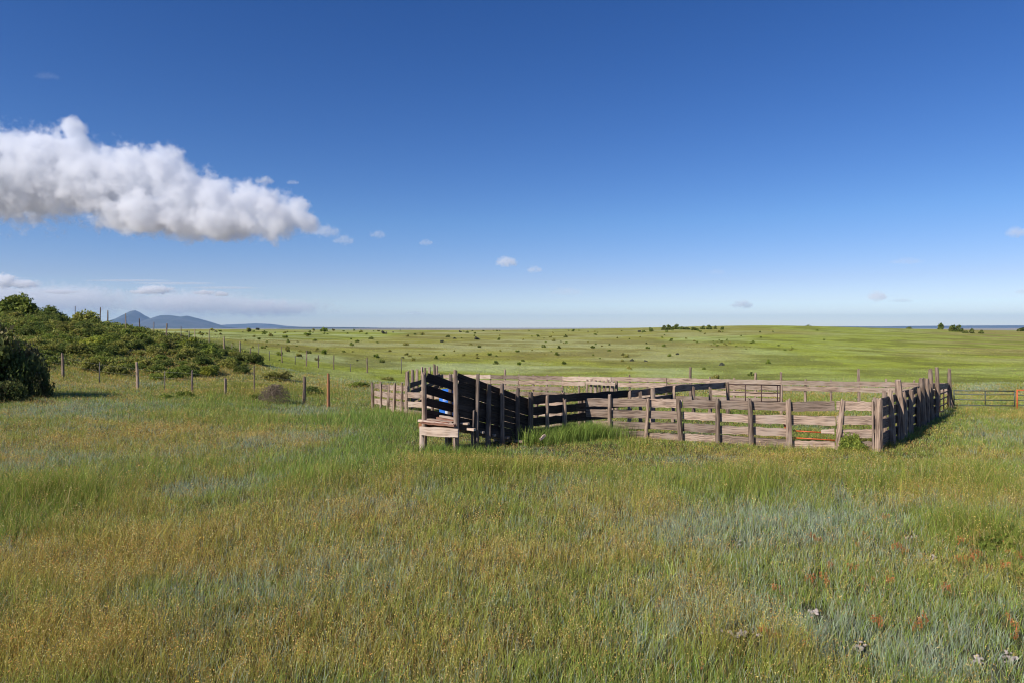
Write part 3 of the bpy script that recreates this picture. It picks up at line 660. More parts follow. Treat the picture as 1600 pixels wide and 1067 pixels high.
for k in range(2):
    x0, y0 = cp(-1, .25+.1*k); 
    board('floor_batten', (x0+.12, y0, floorz(.2)+.06+.05*k), (cp(1, .2+.1*k)[0]-.14, cp(1, .2+.1*k)[1], floorz(.2)+.02+.05*k), .05, (W_RED, W_PALE)[k], ch, th=.06, seg=5, rag=.01)

# ---- blue barrel behind the chute
bx_, by_ = X(699, 24.3), 24.3; bz = gz1(bx_, by_)
br = empty('plastic_drum', (bx_, by_, bz), 'tall blue plastic drum with white marks standing behind the loading chute', 'drum')
prof = [(0, .27), (.03, .29), (.42, .29), (.45, .305), (.49, .305), (.52, .29), (.95, .29), (.98, .305), (1.02, .305), (1.05, .29), (1.42, .28), (1.47, .24), (1.49, .1)]
V, Fc = [], []
for zz, rr in prof:
    for j in range(28): V.append((bx_+rr*math.cos(j*2*math.pi/28), by_+rr*math.sin(j*2*math.pi/28), bz+zz))
for i in range(len(prof)-1):
    for j in range(28): Fc.append((i*28+j, i*28+(j+1) % 28, (i+1)*28+(j+1) % 28, (i+1)*28+j))
Fc.append(tuple((len(prof)-1)*28+j for j in range(28)))
mesh('shell', V, Fc, M_BLUE, br, smooth=True)
for za, zb, a0, a1 in ((1.12, 1.36, -2.0, -1.2), (.60, .80, -1.75, -1.45), (.6, .8, -1.1, -.8), (.2, .36, -1.6, -1.2), (1.1, 1.3, -.95, -.6)):
    V, Fc = [], []
    for k in range(6):
        a = lerp(a0, a1, k/5)
        for zz in (za, zb): V.append((bx_+.294*math.cos(a), by_+.294*math.sin(a), bz+zz))
    Fc = [(2*k, 2*k+2, 2*k+3, 2*k+1) for k in range(5)]; mesh('label_patch', V, Fc, M_WHITE, br)
# pale broken board in the grass
x, y = X(849, 19.25), 19.25; z = gz1(x, y)+.06
o = board('broken_board', (x-.09, y, z+.20), (x+.08, y+.1, z+.31), .065, W_PALE, None, th=.04, seg=4, rag=.012); tag(o, 'short pale broken board sticking out of the grass by the chute', 'board')

# ------------------------------------------------------------------ wire fences
def wire_fence(name, label, posts, wires, wz):
    x0, y0 = posts[0][0], posts[0][1]
    root = empty(name, (x0, y0, gz1(x0, y0)), label, 'fence', 'barbed wire fences')
    for (x, y, h, r, kind) in posts:
        g0 = gz1(x, y)
        if kind == 't': tube('steel_post', [(x, y, g0-.2), (x+.02, y, g0+h)], r, M_TPOST, root, 5)
        elif kind == 'o': post('wooden_post', x, y, g0+h, r, W_OCHRE, root, sq=1, seg=7, rings=5, label='rust orange squared corner post')
        else: post('wooden_post', x, y, g0+h, r, W_POST, root, lean=(random.uniform(-.08, .08), 0), seg=7, rings=6)
    for wh in wz:
        tube('wire', [(x, y-.05, gz1(x, y)+min(wh, h-.08)) for (x, y, h, r, k) in posts], .004, M_WIRE, root, 4)
P1 = [(30, 545, 46, 1.4, .03, 't'), (99, 600, 43, 1.5, .095, 'w'), (155, 610, 41.5, 1.35, .03, 't'), (215, 615, 40.2, 1.58, .085, 'w'), (257, 614, 40, 1.2, .025, 't'), (301, 616, 39.5, 1.35, .075, 'w'), (352, 614, 39.6, .98, .09, 'w'), (397, 612, 40.5, 1.75, .04, 'w'), (474.5, 632, 37.3, 1.48, .095, 'w'), (513, 637, 35.2, 1.8, .085, 'o')]
wire_fence('wire_fence', 'wire fence of crooked posts along the hill foot, ending at a rust orange post', [(X(px, d), d, h, r, k) for px, by, d, h, r, k in P1], 3, (.4, .8, 1.2))
P2 = [(117, 76, 1.9, .04, 't'), (156, 72, 2.0, .07, 'w'), (168, 71, 1.8, .08, 'w'), (197, 69, 1.7, .05, 'w'), (218.6, 67, 1.35, .06, 'w'), (240, 66, 1.3, .04, 't'), (260, 65.5, 1.4, .07, 'w'), (282.5, 65, 1.45, .035, 't'), (295, 65, 1.2, .045, 't'), (305, 65, 1.5, .045, 'w'),
      (327, 65, 1.75, .045, 'w'), (350.5, 65, 1.4, .07, 'w'), (362, 65, .9, .03, 't'), (375.5, 65, 1.25, .07, 'w'), (390.5, 65, .85, .06, 'w'), (404, 65.2, 1.4, .035, 't'), (420.6, 65.3, .9, .035, 't'), (441, 65.5, 1.5, .05, 'w'), (461, 66, .85, .035, 't'), (478.6, 66, 1.5, .075, 'w'),
      (497, 66.3, 1.25, .07, 'w'), (521.6, 66.6, 1.45, .06, 'w'), (547.6, 67, .8, .035, 't'), (573.6, 67.5, 1.5, .08, 'w'), (627, 70, 1.5, .04, 't')]
wire_fence('wire_fence', 'thin wire fence of uneven posts climbing the hill crest and crossing the field behind', [(X(px, d), d, h, r, k) for px, d, h, r, k in P2], 3, (.35, .7, 1.05))

# ------------------------------------------------------------------ shrubs
def crown_mesh(name, seed, n, rx, rz, leaf, cols, clumps=14, flat=.85, trunk=False):
    """leaf-sized faces on many small clumps, with gaps and an uneven outline; unit size, base at z=0"""
    g_ = np.random.default_rng(seed); C = []
    while len(C) < clumps:
        p = g_.uniform(-1, 1, 3); p[2] = g_.uniform(.05, 1)
        if (p[0]**2+p[1]**2)+(p[2]*flat)**2 < 1: C.append((p[0]*rx*.75, p[1]*rx*.75, p[2]*rz*.78))
    C = np.array(C); rad = g_.uniform(.13, .44, clumps)*rx
    k = g_.integers(0, clumps, n); d = g_.normal(size=(n, 3)); d /= np.linalg.norm(d, axis=1)[:, None]
    rr = rad[k]*(g_.random(n)**.45)*(1+.25*g_.random(n)); P = C[k]+d*rr[:, None]*np.array((1, 1, .8)); P[:, 2] = np.abs(P[:, 2])+.02
    a = g_.normal(size=(n, 3)); a /= np.linalg.norm(a, axis=1)[:, None]; b_ = np.cross(a, d+g_.normal(size=(n, 3))*.5); b_ /= np.linalg.norm(b_, axis=1)[:, None]
    s = leaf*(.6+.8*g_.random(n))[:, None]
    V = np.stack([P-a*s, P+b_*s*.55, P+a*s, P-b_*s*.55], 1).reshape(-1, 3)
    T = np.arange(n*4).reshape(n, 4)
    cc = np.array(cols)[g_.integers(0, len(cols), clumps)][k]*np.exp(g_.normal(0, .22, (n, 1)))
    me_o = fast_mesh(name, V, T, np.repeat(cc[:, None], 4, 1).reshape(-1, 3), M_LEAF, 4)
    me = me_o.data; bpy.data.objects.remove(me_o); return me, C
def stems_mesh(name, C, rz, r=.03):
    V, Fc = [], []
    for c in C:
        v, f = tube(None, [(c[0]*.12, c[1]*.12, -.1), (c[0]*.45, c[1]*.45, c[2]*.5), (c[0], c[1], c[2])], [r, r*.6, r*.25], None, 5)
        o_ = len(V); V.extend(v); Fc.extend([tuple(i+o_ for i in q) for q in f])
    me = bpy.data.meshes.new(name); me.from_pydata([tuple(v) for v in V], [], Fc); me.materials.append(M_BARK); me.update(); return me
GREENS = {'dark': [(.11, .15, .035), (.14, .18, .04), (.18, .20, .05)], 'mid': [(.20, .25, .045), (.26, .30, .055), (.15, .20, .04)],
          'olive': [(.30, .30, .065), (.23, .24, .055), (.33, .30, .09)], 'yellow': [(.40, .40, .06), (.33, .35, .05), (.27, .31, .05)], 'grey': [(.13, .14, .10), (.10, .11, .075), (.16, .15, .11)]}
PRO = {}
def protos(key, cnt, n, leaf, clumps, rz=.8):
    PRO[key] = []
    for i in range(cnt):
        me, C = crown_mesh('leaves', hash_(key)*10+i, n, 1.0, rz, leaf, GREENS[key.split('_')[0]], clumps); PRO[key].append((me, stems_mesh('stems', C, rz)))
def hash_(s): return sum(ord(ch)*(i+1) for i, ch in enumerate(s))
for key in ('dark', 'mid', 'olive', 'yellow'): protos(key+'_big', 4, 3600, .07, 30, .85)
for key in ('dark', 'mid', 'olive', 'grey'): protos(key+'_small', 3, 420, .17, 9, .95)
def shrub(key, x, y, r, h, label, cat='shrub', group=None, name='shrub', sink=.05, parts=True):
    me, st = random.choice(PRO[key]); z = gz1(x, y)-sink
    if parts:
        root = empty(name, (x, y, z), label, cat, group, random.random()*6.28); root.scale = (r, r, h)
        a = bpy.data.objects.new('foliage', me); COL.objects.link(a); a.parent = root
        b_ = bpy.data.objects.new('stem', st); COL.objects.link(b_); b_.parent = root; return root
    a = bpy.data.objects.new(name, me); COL.objects.link(a); a.location = (x, y, z); a.rotation_euler = (0, 0, random.random()*6.28); a.scale = (r, r, h); tag(a, label, cat, group); return a

# scrub on the hill to the left
SCRUB = 'scrub bushes crowding the left hill'
lab = {'dark': 'dark green scrub bush in the thicket on the left hill', 'mid': 'green scrub bush in the thicket on the left hill', 'olive': 'olive scrub bush in the thicket on the left hill', 'yellow': 'bright yellow green bush in the thicket on the left hill'}
cand = []; tries = 0; rs = random.Random(5)
while len(cand) < 292 and tries < 20000:
    tries += 1; d = rs.uniform(45, 84); px = rs.uniform(-90, 405)
    edge = 45+max(0, (px-250))*.06+(10 if px > 385 else 0)
    if d < edge or d > 84-max(0, px-60)*.055: continue
    if 80 < px < 130 and d < 50: continue
    x = X(px, d)
    if any((x-a)**2+(d-b_)**2 < .95**2 for a, b_, _ in cand): continue
    cand.append((x, d, px))
for x, d, px in cand:
    r = rs.uniform(.5, 1.1)*(1.0 if d < 62 else .85)*(1 if px < 330 else .8); h = r*rs.uniform(.7, 1.25)
    if px > 150 and d > 62: h *= .7
    wts = (4, 4, 4, 2.5 if (60 < px < 330 and d < 56) else .6)
    k = rs.choices(('dark', 'mid', 'olive', 'yellow'), wts)[0]
    zn = 'on the crest of the left hill' if d > 70 else ('halfway up the left hill' if d > 57 else 'low on the left hill')
    sz = 'large' if r > 1.05 else ('small' if r < .85 else 'middling')
    sd_ = 'near the edge' if px < 60 else ('mid thicket' if px < 230 else 'near its tip')
    shrub(k+'_big', x, d, r, h, sz+' '+{'dark': 'dark green', 'mid': 'green', 'olive': 'olive', 'yellow': 'yellow green'}[k]+' scrub bush '+zn+', '+sd_, group=SCRUB, parts=d < 60)
for px, d, r, h, k, l in [(30, 74, 2.6, 2.9, 'mid', 'tallest green scrub oak on the crest of the left hill'), (135, 70, 1.5, 1.7, 'olive', 'rounded olive bush on the hill crest beside the fence posts'), (75, 74, 1.9, 1.8, 'dark', 'dark bush on the hill crest beside the tallest scrub oak'),
                       (395, 59, 1.1, 1.2, 'dark', 'dark bush at the right tip of the hill thicket')]:
    shrub(k+'_big', X(px, d), d, r, h, l)
n = 60000; d_ = 47+(RNG.random(n)**.9)*38; px_ = -90+RNG.random(n)*495; x = (px_-800)/F*d_; cl = fbm(x*.5, d_*.5, 3)
keep = (d_ > 47+np.maximum(0, px_-250)*.06+(px_ > 385)*10) & (d_ < 88-np.maximum(0, px_-60)*.055) & (cl > .40); x, d_, cl = x[keep], d_[keep], cl[keep]; n = len(x)
P = np.stack([x, d_, gz(x, d_)+RNG.random(n)*(cl-.36)*1.9*(1-.45*sstep(150, 330, px_[keep]))], 1); a = RNG.normal(size=(n, 3)); a /= np.linalg.norm(a, axis=1)[:, None]; b_ = np.cross(a, RNG.normal(size=(n, 3))); b_ /= np.linalg.norm(b_, axis=1)[:, None]
s_ = (.06+.07*RNG.random(n))[:, None]; V = np.stack([P-a*s_, P+b_*s_*.6, P+a*s_, P-b_*s_*.6], 1).reshape(-1, 3)
cc = jitter(np.array([(.17, .20, .045), (.13, .16, .035), (.24, .25, .055)])[RNG.integers(0, 3, n)], n, .25)
o = fast_mesh('undergrowth', V, np.arange(n*4).reshape(n, 4), np.repeat(cc[:, None], 4, 1).reshape(-1, 3), M_LEAF, 4); tag(o, 'low leafy undergrowth filling the left hill between the scrub bushes', 'undergrowth', kind='stuff')
# the near dark thicket at the left edge
for px, d, r, h, l in [(-25, 32.5, 2.1, 3.7, 'largest dark leafy bush at the left edge of the meadow'), (38, 33.5, 1.35, 2.9, 'dark leafy bush with a ragged right side beside the largest dark bush'), (60, 33.2, .62, 1.7, 'knee of dark leaves low on the right of the dark bushes'), (-2, 33.6, .8, 4.3, 'tall ragged top rising out of the dark bushes'), (5, 30.6, 1.0, 1.3, 'low dark bush in front of the largest dark bush at the left edge')]:
    me, C = crown_mesh('foliage', abs(int(px))+99, 9000, 1, .92, .05, [(.09, .12, .034), (.13, .15, .045), (.18, .19, .06), (.17, .15, .07)], 40)
    root = empty('large_bush', (X(px, d), d, gz1(X(px, d), d)-.1), l, 'bush', 'dark bushes at the left edge of the meadow'); root.scale = (r, r, h)
    for nm, mdat in (('foliage', me), ('stem', stems_mesh('stem', C, .9, .035))):
        o = bpy.data.objects.new(nm, mdat); COL.objects.link(o); o.parent = root
# brown dead brush pile
x0, y0 = X(428, 36.2), 36.2; z0 = gz1(x0, y0); V, Fc = [], []
for i in range(900):
    a = random.random()*6.28; e = random.random()**.7; rr = random.uniform(.55, 1.0)
    p0 = np.array((math.cos(a)*.95*rr*e, math.sin(a)*.7*rr*e, 1.05*rr*math.sqrt(max(0, 1-e*e))))
    d_ = np.array((random.gauss(0, 1), random.gauss(0, 1), random.gauss(.1, .6))); d_ = d_/np.linalg.norm(d_)*random.uniform(.12, .35)
    m_ = p0+d_*.5+np.array((0, 0, .05)); v, f = tube(None, [p0-d_*.5, m_*.97+p0*.03, p0+d_*.5], [.008, .007, .003], None, 3)
    o_ = len(V); V.extend([(q[0]+x0+.03*q[2], q[1]+y0, abs(q[2])+z0) for q in v]); Fc.extend([tuple(i_+o_ for i_ in q) for q in f])
o = mesh('dead_bush', V, Fc, M_TWIG, None); tag(o, 'brown tangled dead bush humped in the grass before the wire fence', 'dead bush')
for px, d, r, h, k, l in [(400, 37.5, .5, .5, 'mid', 'low green bush at the left foot of the brown dead bush'), (488, 42, .7, .7, 'dark', 'dark green bush between the last two wooden posts of the wire fence'), (289, 37.3, .55, .5, 'mid', 'small dark bush below the leaning post of the wire fence'), (258, 36, .55, .4, 'mid', 'low bush in the grass left of the small dark bush'),
                       (430, 52, 1.4, .9, 'olive', 'broad olive bush on the slope behind the brown dead bush'), (560, 53, 1.1, .5, 'mid', 'flat green bush behind the left wing of the corral'), (605, 62, .8, .35, 'olive', 'flat greyish bush by the last post of the far wire fence')]:
    shrub(k+'_big', X(px, d), d, r, h, l)
# listed field shrubs (bearing, foot row, width in the photograph) then many more of them
FLD = 'small shrubs dotted over the far field'
fl = {'dark': 'small dark shrub on the far green field', 'mid': 'small green shrub on the far green field', 'olive': 'small olive shrub on the far green field', 'grey': 'small greyish shrub on the far green field'}
seen = [(332, 517, 6), (344, 518.5, 6), (389, 518.5, 10), (402, 516, 6), (413, 523, 7), (424, 526, 8), (446, 528, 9), (480, 525, 12), (492, 533, 7), (506, 519, 12), (490, 517, 6), (450, 549, 11), (437, 555, 12), (482, 552, 11), (495, 548, 7), (506, 553, 12), (467, 557, 10), (548, 539, 6),
        (550, 550, 4), (558, 535, 8), (580, 530, 8), (588, 559, 10), (597, 566, 10), (634, 540, 8), (776, 569, 10), (811, 570, 9), (808, 550, 7), (850, 543, 7), (869, 555, 9), (881, 569, 8), (926, 544, 8), (978, 558, 9), (972, 565, 7), (1009, 565, 6), (1012, 545, 8), (984, 577, 8),
        (1046, 557, 7), (865, 533, 6), (1049, 533, 6), (1128, 571, 10), (1118, 592, 12), (1174, 587, 11), (1200, 568, 9), (1100, 577, 6), (600, 522, 8), (660, 524, 7), (700, 527, 7), (745, 531, 8), (640, 557, 6), (745, 556, 6), (690, 535, 6)]
rs = random.Random(21)
for _ in range(190):
    px = 290+rs.random()**1.15*1000; v_ = rs.random(); row = 517+v_*v_*48
    if px > 1050 and rs.random() < .5: continue
    seen.append((px, row+ (2 if px < 500 else 0), rs.choice((3, 3.5, 4, 5, 6))*(.75+v_*.5)))
for i in range(26):
    px = rs.uniform(1080, 1270); seen.append((px, 531+(px-1080)*.075+rs.uniform(-4, 7), rs.uniform(2.5, 5)))
for px, row, wpx in seen:
    x, d = hit(px, row)
    if d > 480: d = 420; x = X(px, d)
    r = max(wpx/F*d*.60, .13); r = min(r, 2.4); k = rs.choices(('dark', 'mid', 'olive', 'grey'), (2, 6, 4, 1))[0]
    zn = 'on the skyline' if row < 521 else ('high on the far field' if row < 536 else 'low on the far field')
    sd_ = 'behind the left wire fence' if px < 580 else ('behind the chute' if px < 790 else ('behind the middle of the corral' if px < 1010 else ('left of the tall back post' if px < 1080 else 'toward the right end of the corral')))
    cl_ = {'dark': 'dark', 'mid': 'green', 'olive': 'olive', 'grey': 'greyish'}[k]
    shrub(k+'_small', x, d, r, r*rs.uniform(.9, 1.4), ('larger ' if wpx >= 8 else ('tiny ' if wpx < 4 else 'small '))+cl_+' shrub '+zn+' '+sd_, group=FLD, name='field_shrub', parts=False, sink=.03)
for px, d, r, h, k, l in [(1044, 47.5, .42, .75, 'grey', 'grey sagebrush rising behind the far plank fence'), (1004, 46, .35, .55, 'grey', 'pale dry weed behind the far plank fence'), (1030, 46.2, 1.6, .42, 'dark', 'low dark bush showing between the rails of the far plank fence')]:
    shrub(k+'_small', X(px, d), d, r, h, l)
# juniper clumps on the skyline
JN = 'dark juniper trees on the far rise'
for px, row, wd, hp in [(1018, 522, 9, 8), (1036, 521, 11, 7), (1046, 523, 13, 8), (1056, 523, 13, 8), (1066, 521, 12, 7), (1075, 522, 10, 6), (1086, 519, 12, 7), (1098, 519, 9, 6), (1109, 519, 11, 7), (1117, 519, 7, 5), (1128, 519, 7, 7)]:
    d = 270+rs.uniform(-20, 20); x = X(px, d); shrub('dark_small', x, d, wd/F*d*.55, hp/F*d*1.1, 'dark juniper in the clump on the skyline rise', 'tree', JN, 'juniper_tree', parts=False)
for px, d, wd, hp, l in [(1471, 420, 13, 9, 'lone dark rounded tree left of the pair on the distant right skyline'), (1487, 330, 14, 9, 'dark bushy tree on the distant right skyline, left half of the widest crown'), (1497, 330, 15, 10, 'dark bushy tree on the distant right skyline, right half of the widest crown'), (1509, 300, 9, 6, 'small dark tree at the left end of the low skyline clump'), (1518, 300, 10, 7, 'small dark tree in the middle of the low skyline clump'), (1533, 300, 8, 6, 'small dark tree at the right end of the low skyline clump'),
                   (1594, 400, 14, 8, 'dark tree cut by the right edge of the view on the skyline'), (1263, 560, 9, 3, 'low dark tree just left of the distant blue plain'), (1420, 520, 10, 3, 'low dark tree line bush before the distant plain')]:
    x = X(px, d); shrub('dark_small', x, d, wd/F*d*.55, hp/F*d*1.1, l, 'tree', None, 'juniper_tree', parts=False)

# ------------------------------------------------------------------ small things in the meadow
def stone_mesh(seed):
    g_ = np.random.default_rng(seed); import bmesh
    bm = bmesh.new(); bmesh.ops.create_icosphere(bm, subdivisions=2, radius=1)
    k = g_.normal(size=(5, 3))
    for v in bm.verts:
        p = np.array(v.co); s = 1+.22*sum(math.sin(float(p@q)*1.7) for q in k)/2.2; v.co = (p[0]*s, p[1]*s*.8, p[2]*s*.55)
    me = bpy.data.meshes.new('pale_stone'); bm.to_mesh(me); bm.free(); me.materials.append(M_STONE); return me
SM = [stone_mesh(i) for i in range(5)]
def ground_at(px, row):
    d = 2.6/((row-HY)/F-.044); return X(px, d), d
for cx, cy, rx, n_s, nm in SPOTS:
    for i in range(int(n_s*2.4)):
        x, y = ground_at(cx+rs.gauss(0, rx*.6), cy+rs.gauss(0, 4)); s = rs.uniform(.008, .022)
        o = bpy.data.objects.new('pale_stone', rs.choice(SM)); COL.objects.link(o); o.location = (x, y, gz1(x, y)+.13+rs.uniform(0, .04)); o.scale = (s, s, s); o.rotation_euler = (rs.random(), rs.random(), rs.random()*6)
        o.location.z = gz1(x, y)+s*.4+.02
        tag(o, 'pale stone in '+nm, 'stone', 'pale stones lying in '+nm[4:])
# orange wildflowers
M_PETAL = leaf_mat('orange_petal', .4, .6, .15, False, (.62, .20, .08)); M_STALK = leaf_mat('flower_stalk', .2, .6, .1, False, (.12, .15, .05))
def flower_meshes(seed):
    g_ = random.Random(seed); V, Fc, V2, F2 = [], [], [], []
    for s in range(5):
        bx, by, h = g_.uniform(-.06, .06), g_.uniform(-.06, .06), g_.uniform(.26, .42)
        v, f = tube(None, [(bx, by, 0), (bx*1.3, by*1.3, h)], .003, None, 4); o_ = len(V2); V2.extend(v); F2.extend([tuple(i+o_ for i in q) for q in f])
        for k in range(9):
            z = h-.09+k*.012; a = g_.random()*6.28; c = (bx*1.3, by*1.3)
            l = .022; px_, py_ = math.cos(a), math.sin(a); o_ = len(V)
            V += [(c[0], c[1], z), (c[0]+px_*l-py_*.010, c[1]+py_*l+px_*.010, z+.012), (c[0]+px_*l*1.5, c[1]+py_*l*1.5, z+.026), (c[0]+px_*l+py_*.010, c[1]+py_*l-px_*.010, z+.012)]
            Fc.append((o_, o_+1, o_+2, o_+3))
    a = bpy.data.meshes.new('blossom'); a.from_pydata(V, [], Fc); a.materials.append(M_PETAL); b_ = bpy.data.meshes.new('stalk'); b_.from_pydata([tuple(v) for v in V2], [], F2); b_.materials.append(M_STALK); return a, b_
FM = [flower_meshes(i) for i in range(4)]
fpos = [(1286, 935), (1290, 940), (1383, 828), (1352, 850), (1404, 872), (1500, 866), (1508, 862), (1515, 858), (1523, 885), (1528, 890), (1517, 898), (1574, 880), (1591, 888), (1595, 896), (1545, 910), (1366, 1012), (1372, 1016), (1430, 1018), (1442, 1014), (1573, 996), (1582, 1022), (1586, 1034), (1364, 932), (1268, 862), (1281, 862), (1330, 915),
        (1398, 876), (1500, 900), (1412, 880), (1300, 908), (1210, 955), (1192, 1030), (1215, 1035), (1265, 938), (1340, 870), (1570, 915), (1480, 960), (648, 884), (1255, 1050), (1390, 940)]
for px, row in fpos:
    x, y = ground_at(px, row); fw_ = ('lone faded clump of orange wildflowers left of the meadow centre' if px < 900 else 'clump of orange wildflowers '+(('in the bottom right corner' if px > 1500 else 'by the bottom edge right of the broad stone patch' if px > 1300 else 'by the bottom edge beside the broad stone patch') if row > 1008 else ('near the right edge of the meadow' if px > 1560 else ('beside the broad leafy weed on the right' if px > 1480 else ('in the middle of the right meadow' if px > 1330 else 'in the blue grass'))))+(', farther back' if row < 870 else (', nearer' if row > 930 else '')))
    root = empty('orange_wildflower', (x, y, gz1(x, y)), fw_, 'wildflower', 'orange wildflowers in the meadow', rs.random()*6)
    q_ = rs.uniform(.28, .5); root.scale = (q_*1.3, q_*1.3, q_*1.1)
    a, b_ = rs.choice(FM)
    for nm, md in (('blossom', a), ('stalk', b_)): o = bpy.data.objects.new(nm, md); COL.objects.link(o); o.parent = root
# broad weeds in front of the corner of the front fence and by the platform
for px, d, r, h, k, l in [(1331, 19.05, .38, .62, 'mid', 'leafy green weed growing against the front plank fence near its corner'), (1345, 18.8, .25, .35, 'mid', 'low leafy weed at the foot of the front fence corner'), (1590, 9.5, .35, .3, 'mid', 'low dark leafy weed at the right edge of the meadow'), (1565, 9.0, .4, .3, 'mid', 'broad dark leafy weed left of the weed at the right edge')]:
    shrub(k+'_big', X(px, d), d, r, h, l, 'weed', name='leafy_weed')

# ------------------------------------------------------------------ distant hills
m, t, b = new_mat('mountain_slope'); N = t.nodes.new; L = t.links.new
tc = N('ShaderNodeTexCoord'); n1 = N('ShaderNodeTexNoise'); n1.inputs['Scale'].default_value = .002; n1.inputs['Detail'].default_value = 7; L(tc.outputs['Object'], n1.inputs[0])
r = N('ShaderNodeValToRGB'); L(n1.outputs[0], r.inputs[0]); e = r.color_ramp.elements; e[0].position = .42; e[0].color = (.035, .05, .03, 1); e[1].position = .6; e[1].color = (.08, .085, .07, 1); L(r.outputs[0], b.inputs['Base Color']); b.inputs['Roughness'].default_value = 1
M_HILL = m
def ridge(name, label, prof, dist, depth, rough=.12, z0=-40):
    """a range of hills: crest heights given by bearing and row, with real slopes falling both ways"""
    pxs = np.linspace(prof[0][0], prof[-1][0], 160); rows = np.interp(pxs, [p[0] for p in prof], [p[1] for p in prof])
    ts = np.linspace(-1, 1, 41); V = []; H = (HY-rows)/F*dist-z0
    X0 = (pxs-800)/F*dist
    for t_ in ts:
        yy = dist+depth*t_+0*X0
        fall = (1-abs(t_))**1.15; nz = fbm(X0*.0011+5, yy*.0011+2, 5)-.5
        hh = H*fall*(1+rough*6*nz*min(1, abs(t_)*3)*(1-abs(t_)))
        V.append(np.stack([X0*(yy/dist)*.5+X0*.5, yy, z0-5+np.maximum(hh+5*(fall > 0), 0)], 1))
    V = np.concatenate(V); idx = np.arange(len(ts)*160).reshape(len(ts), 160)
    Q = np.stack([idx[:-1, :-1], idx[:-1, 1:], idx[1:, 1:], idx[1:, :-1]], -1).reshape(-1, 4)
    o = fast_mesh(name, V, Q, None, M_HILL, 4); o.data.polygons.foreach_set('use_smooth', np.ones(len(Q), bool)); tag(o, label, kind='structure'); return o
ridge('mountain', 'blue mountain with a rounded peak and lower shoulders far away', [(165, 511), (172, 505), (182, 498), (192, 492), (203, 486.5), (211, 485), (219, 488.5), (227, 494), (234, 498), (240, 496), (250, 493), (262, 492.5), (272, 493.5), (282, 495), (292, 493.5), (300, 495.5), (310, 498), (320, 500.5), (330, 503.5), (340, 507), (348, 509.5), (360, 512)], 15500, 2600)
ridge('far_hills', 'low pale blue hills on the horizon behind the field', [(330, 510), (352, 507.5), (376, 506.5), (400, 505.5), (424, 506.5), (446, 509.5), (470, 511), (500, 512)], 21000, 1500, .05)
ridge('far_mesa', 'low dark mesa line on the horizon behind the field', [(440, 512), (470, 511), (500, 511.2), (540, 511.5), (600, 512.5), (660, 513), (720, 513.2)], 12000, 900, .05)
ridge('far_mesa', 'long low mesa line along the right horizon', [(1180, 512.5), (1260, 511), (1300, 510), (1380, 510.3), (1430, 509.6), (1480, 509.2), (1540, 508.8), (1600, 508.6), (1800, 508.6)], 19000, 1500, .05)

# ------------------------------------------------------------------ haze
V = [(x, y, z) for z in (-60, 430) for x, y in ((-26000, -80), (26000, -80), (26000, 25500), (-26000, 25500))]
Fc = [(3, 2, 1, 0), (4, 5, 6, 7), (0, 1, 5, 4), (1, 2, 6, 5), (2, 3, 7, 6), (3, 0, 4, 7)]
m = bpy.data.materials.new('haze_air'); m.use_nodes = True; t = m.node_tree; t.nodes.clear()
ov = t.nodes.new('ShaderNodeOutputMaterial'); pv = t.nodes.new('ShaderNodeVolumePrincipled'); pv.inputs['Color'].default_value = (.36, .60, 1, 1); pv.inputs['Density'].default_value = 3.4e-5; pv.inputs['Anisotropy'].default_value = .1
t.links.new(pv.outputs[0], ov.inputs['Volume'])
hz = mesh('haze', V, Fc, m); tag(hz, 'thin bluish air haze over the plains', kind='stuff')

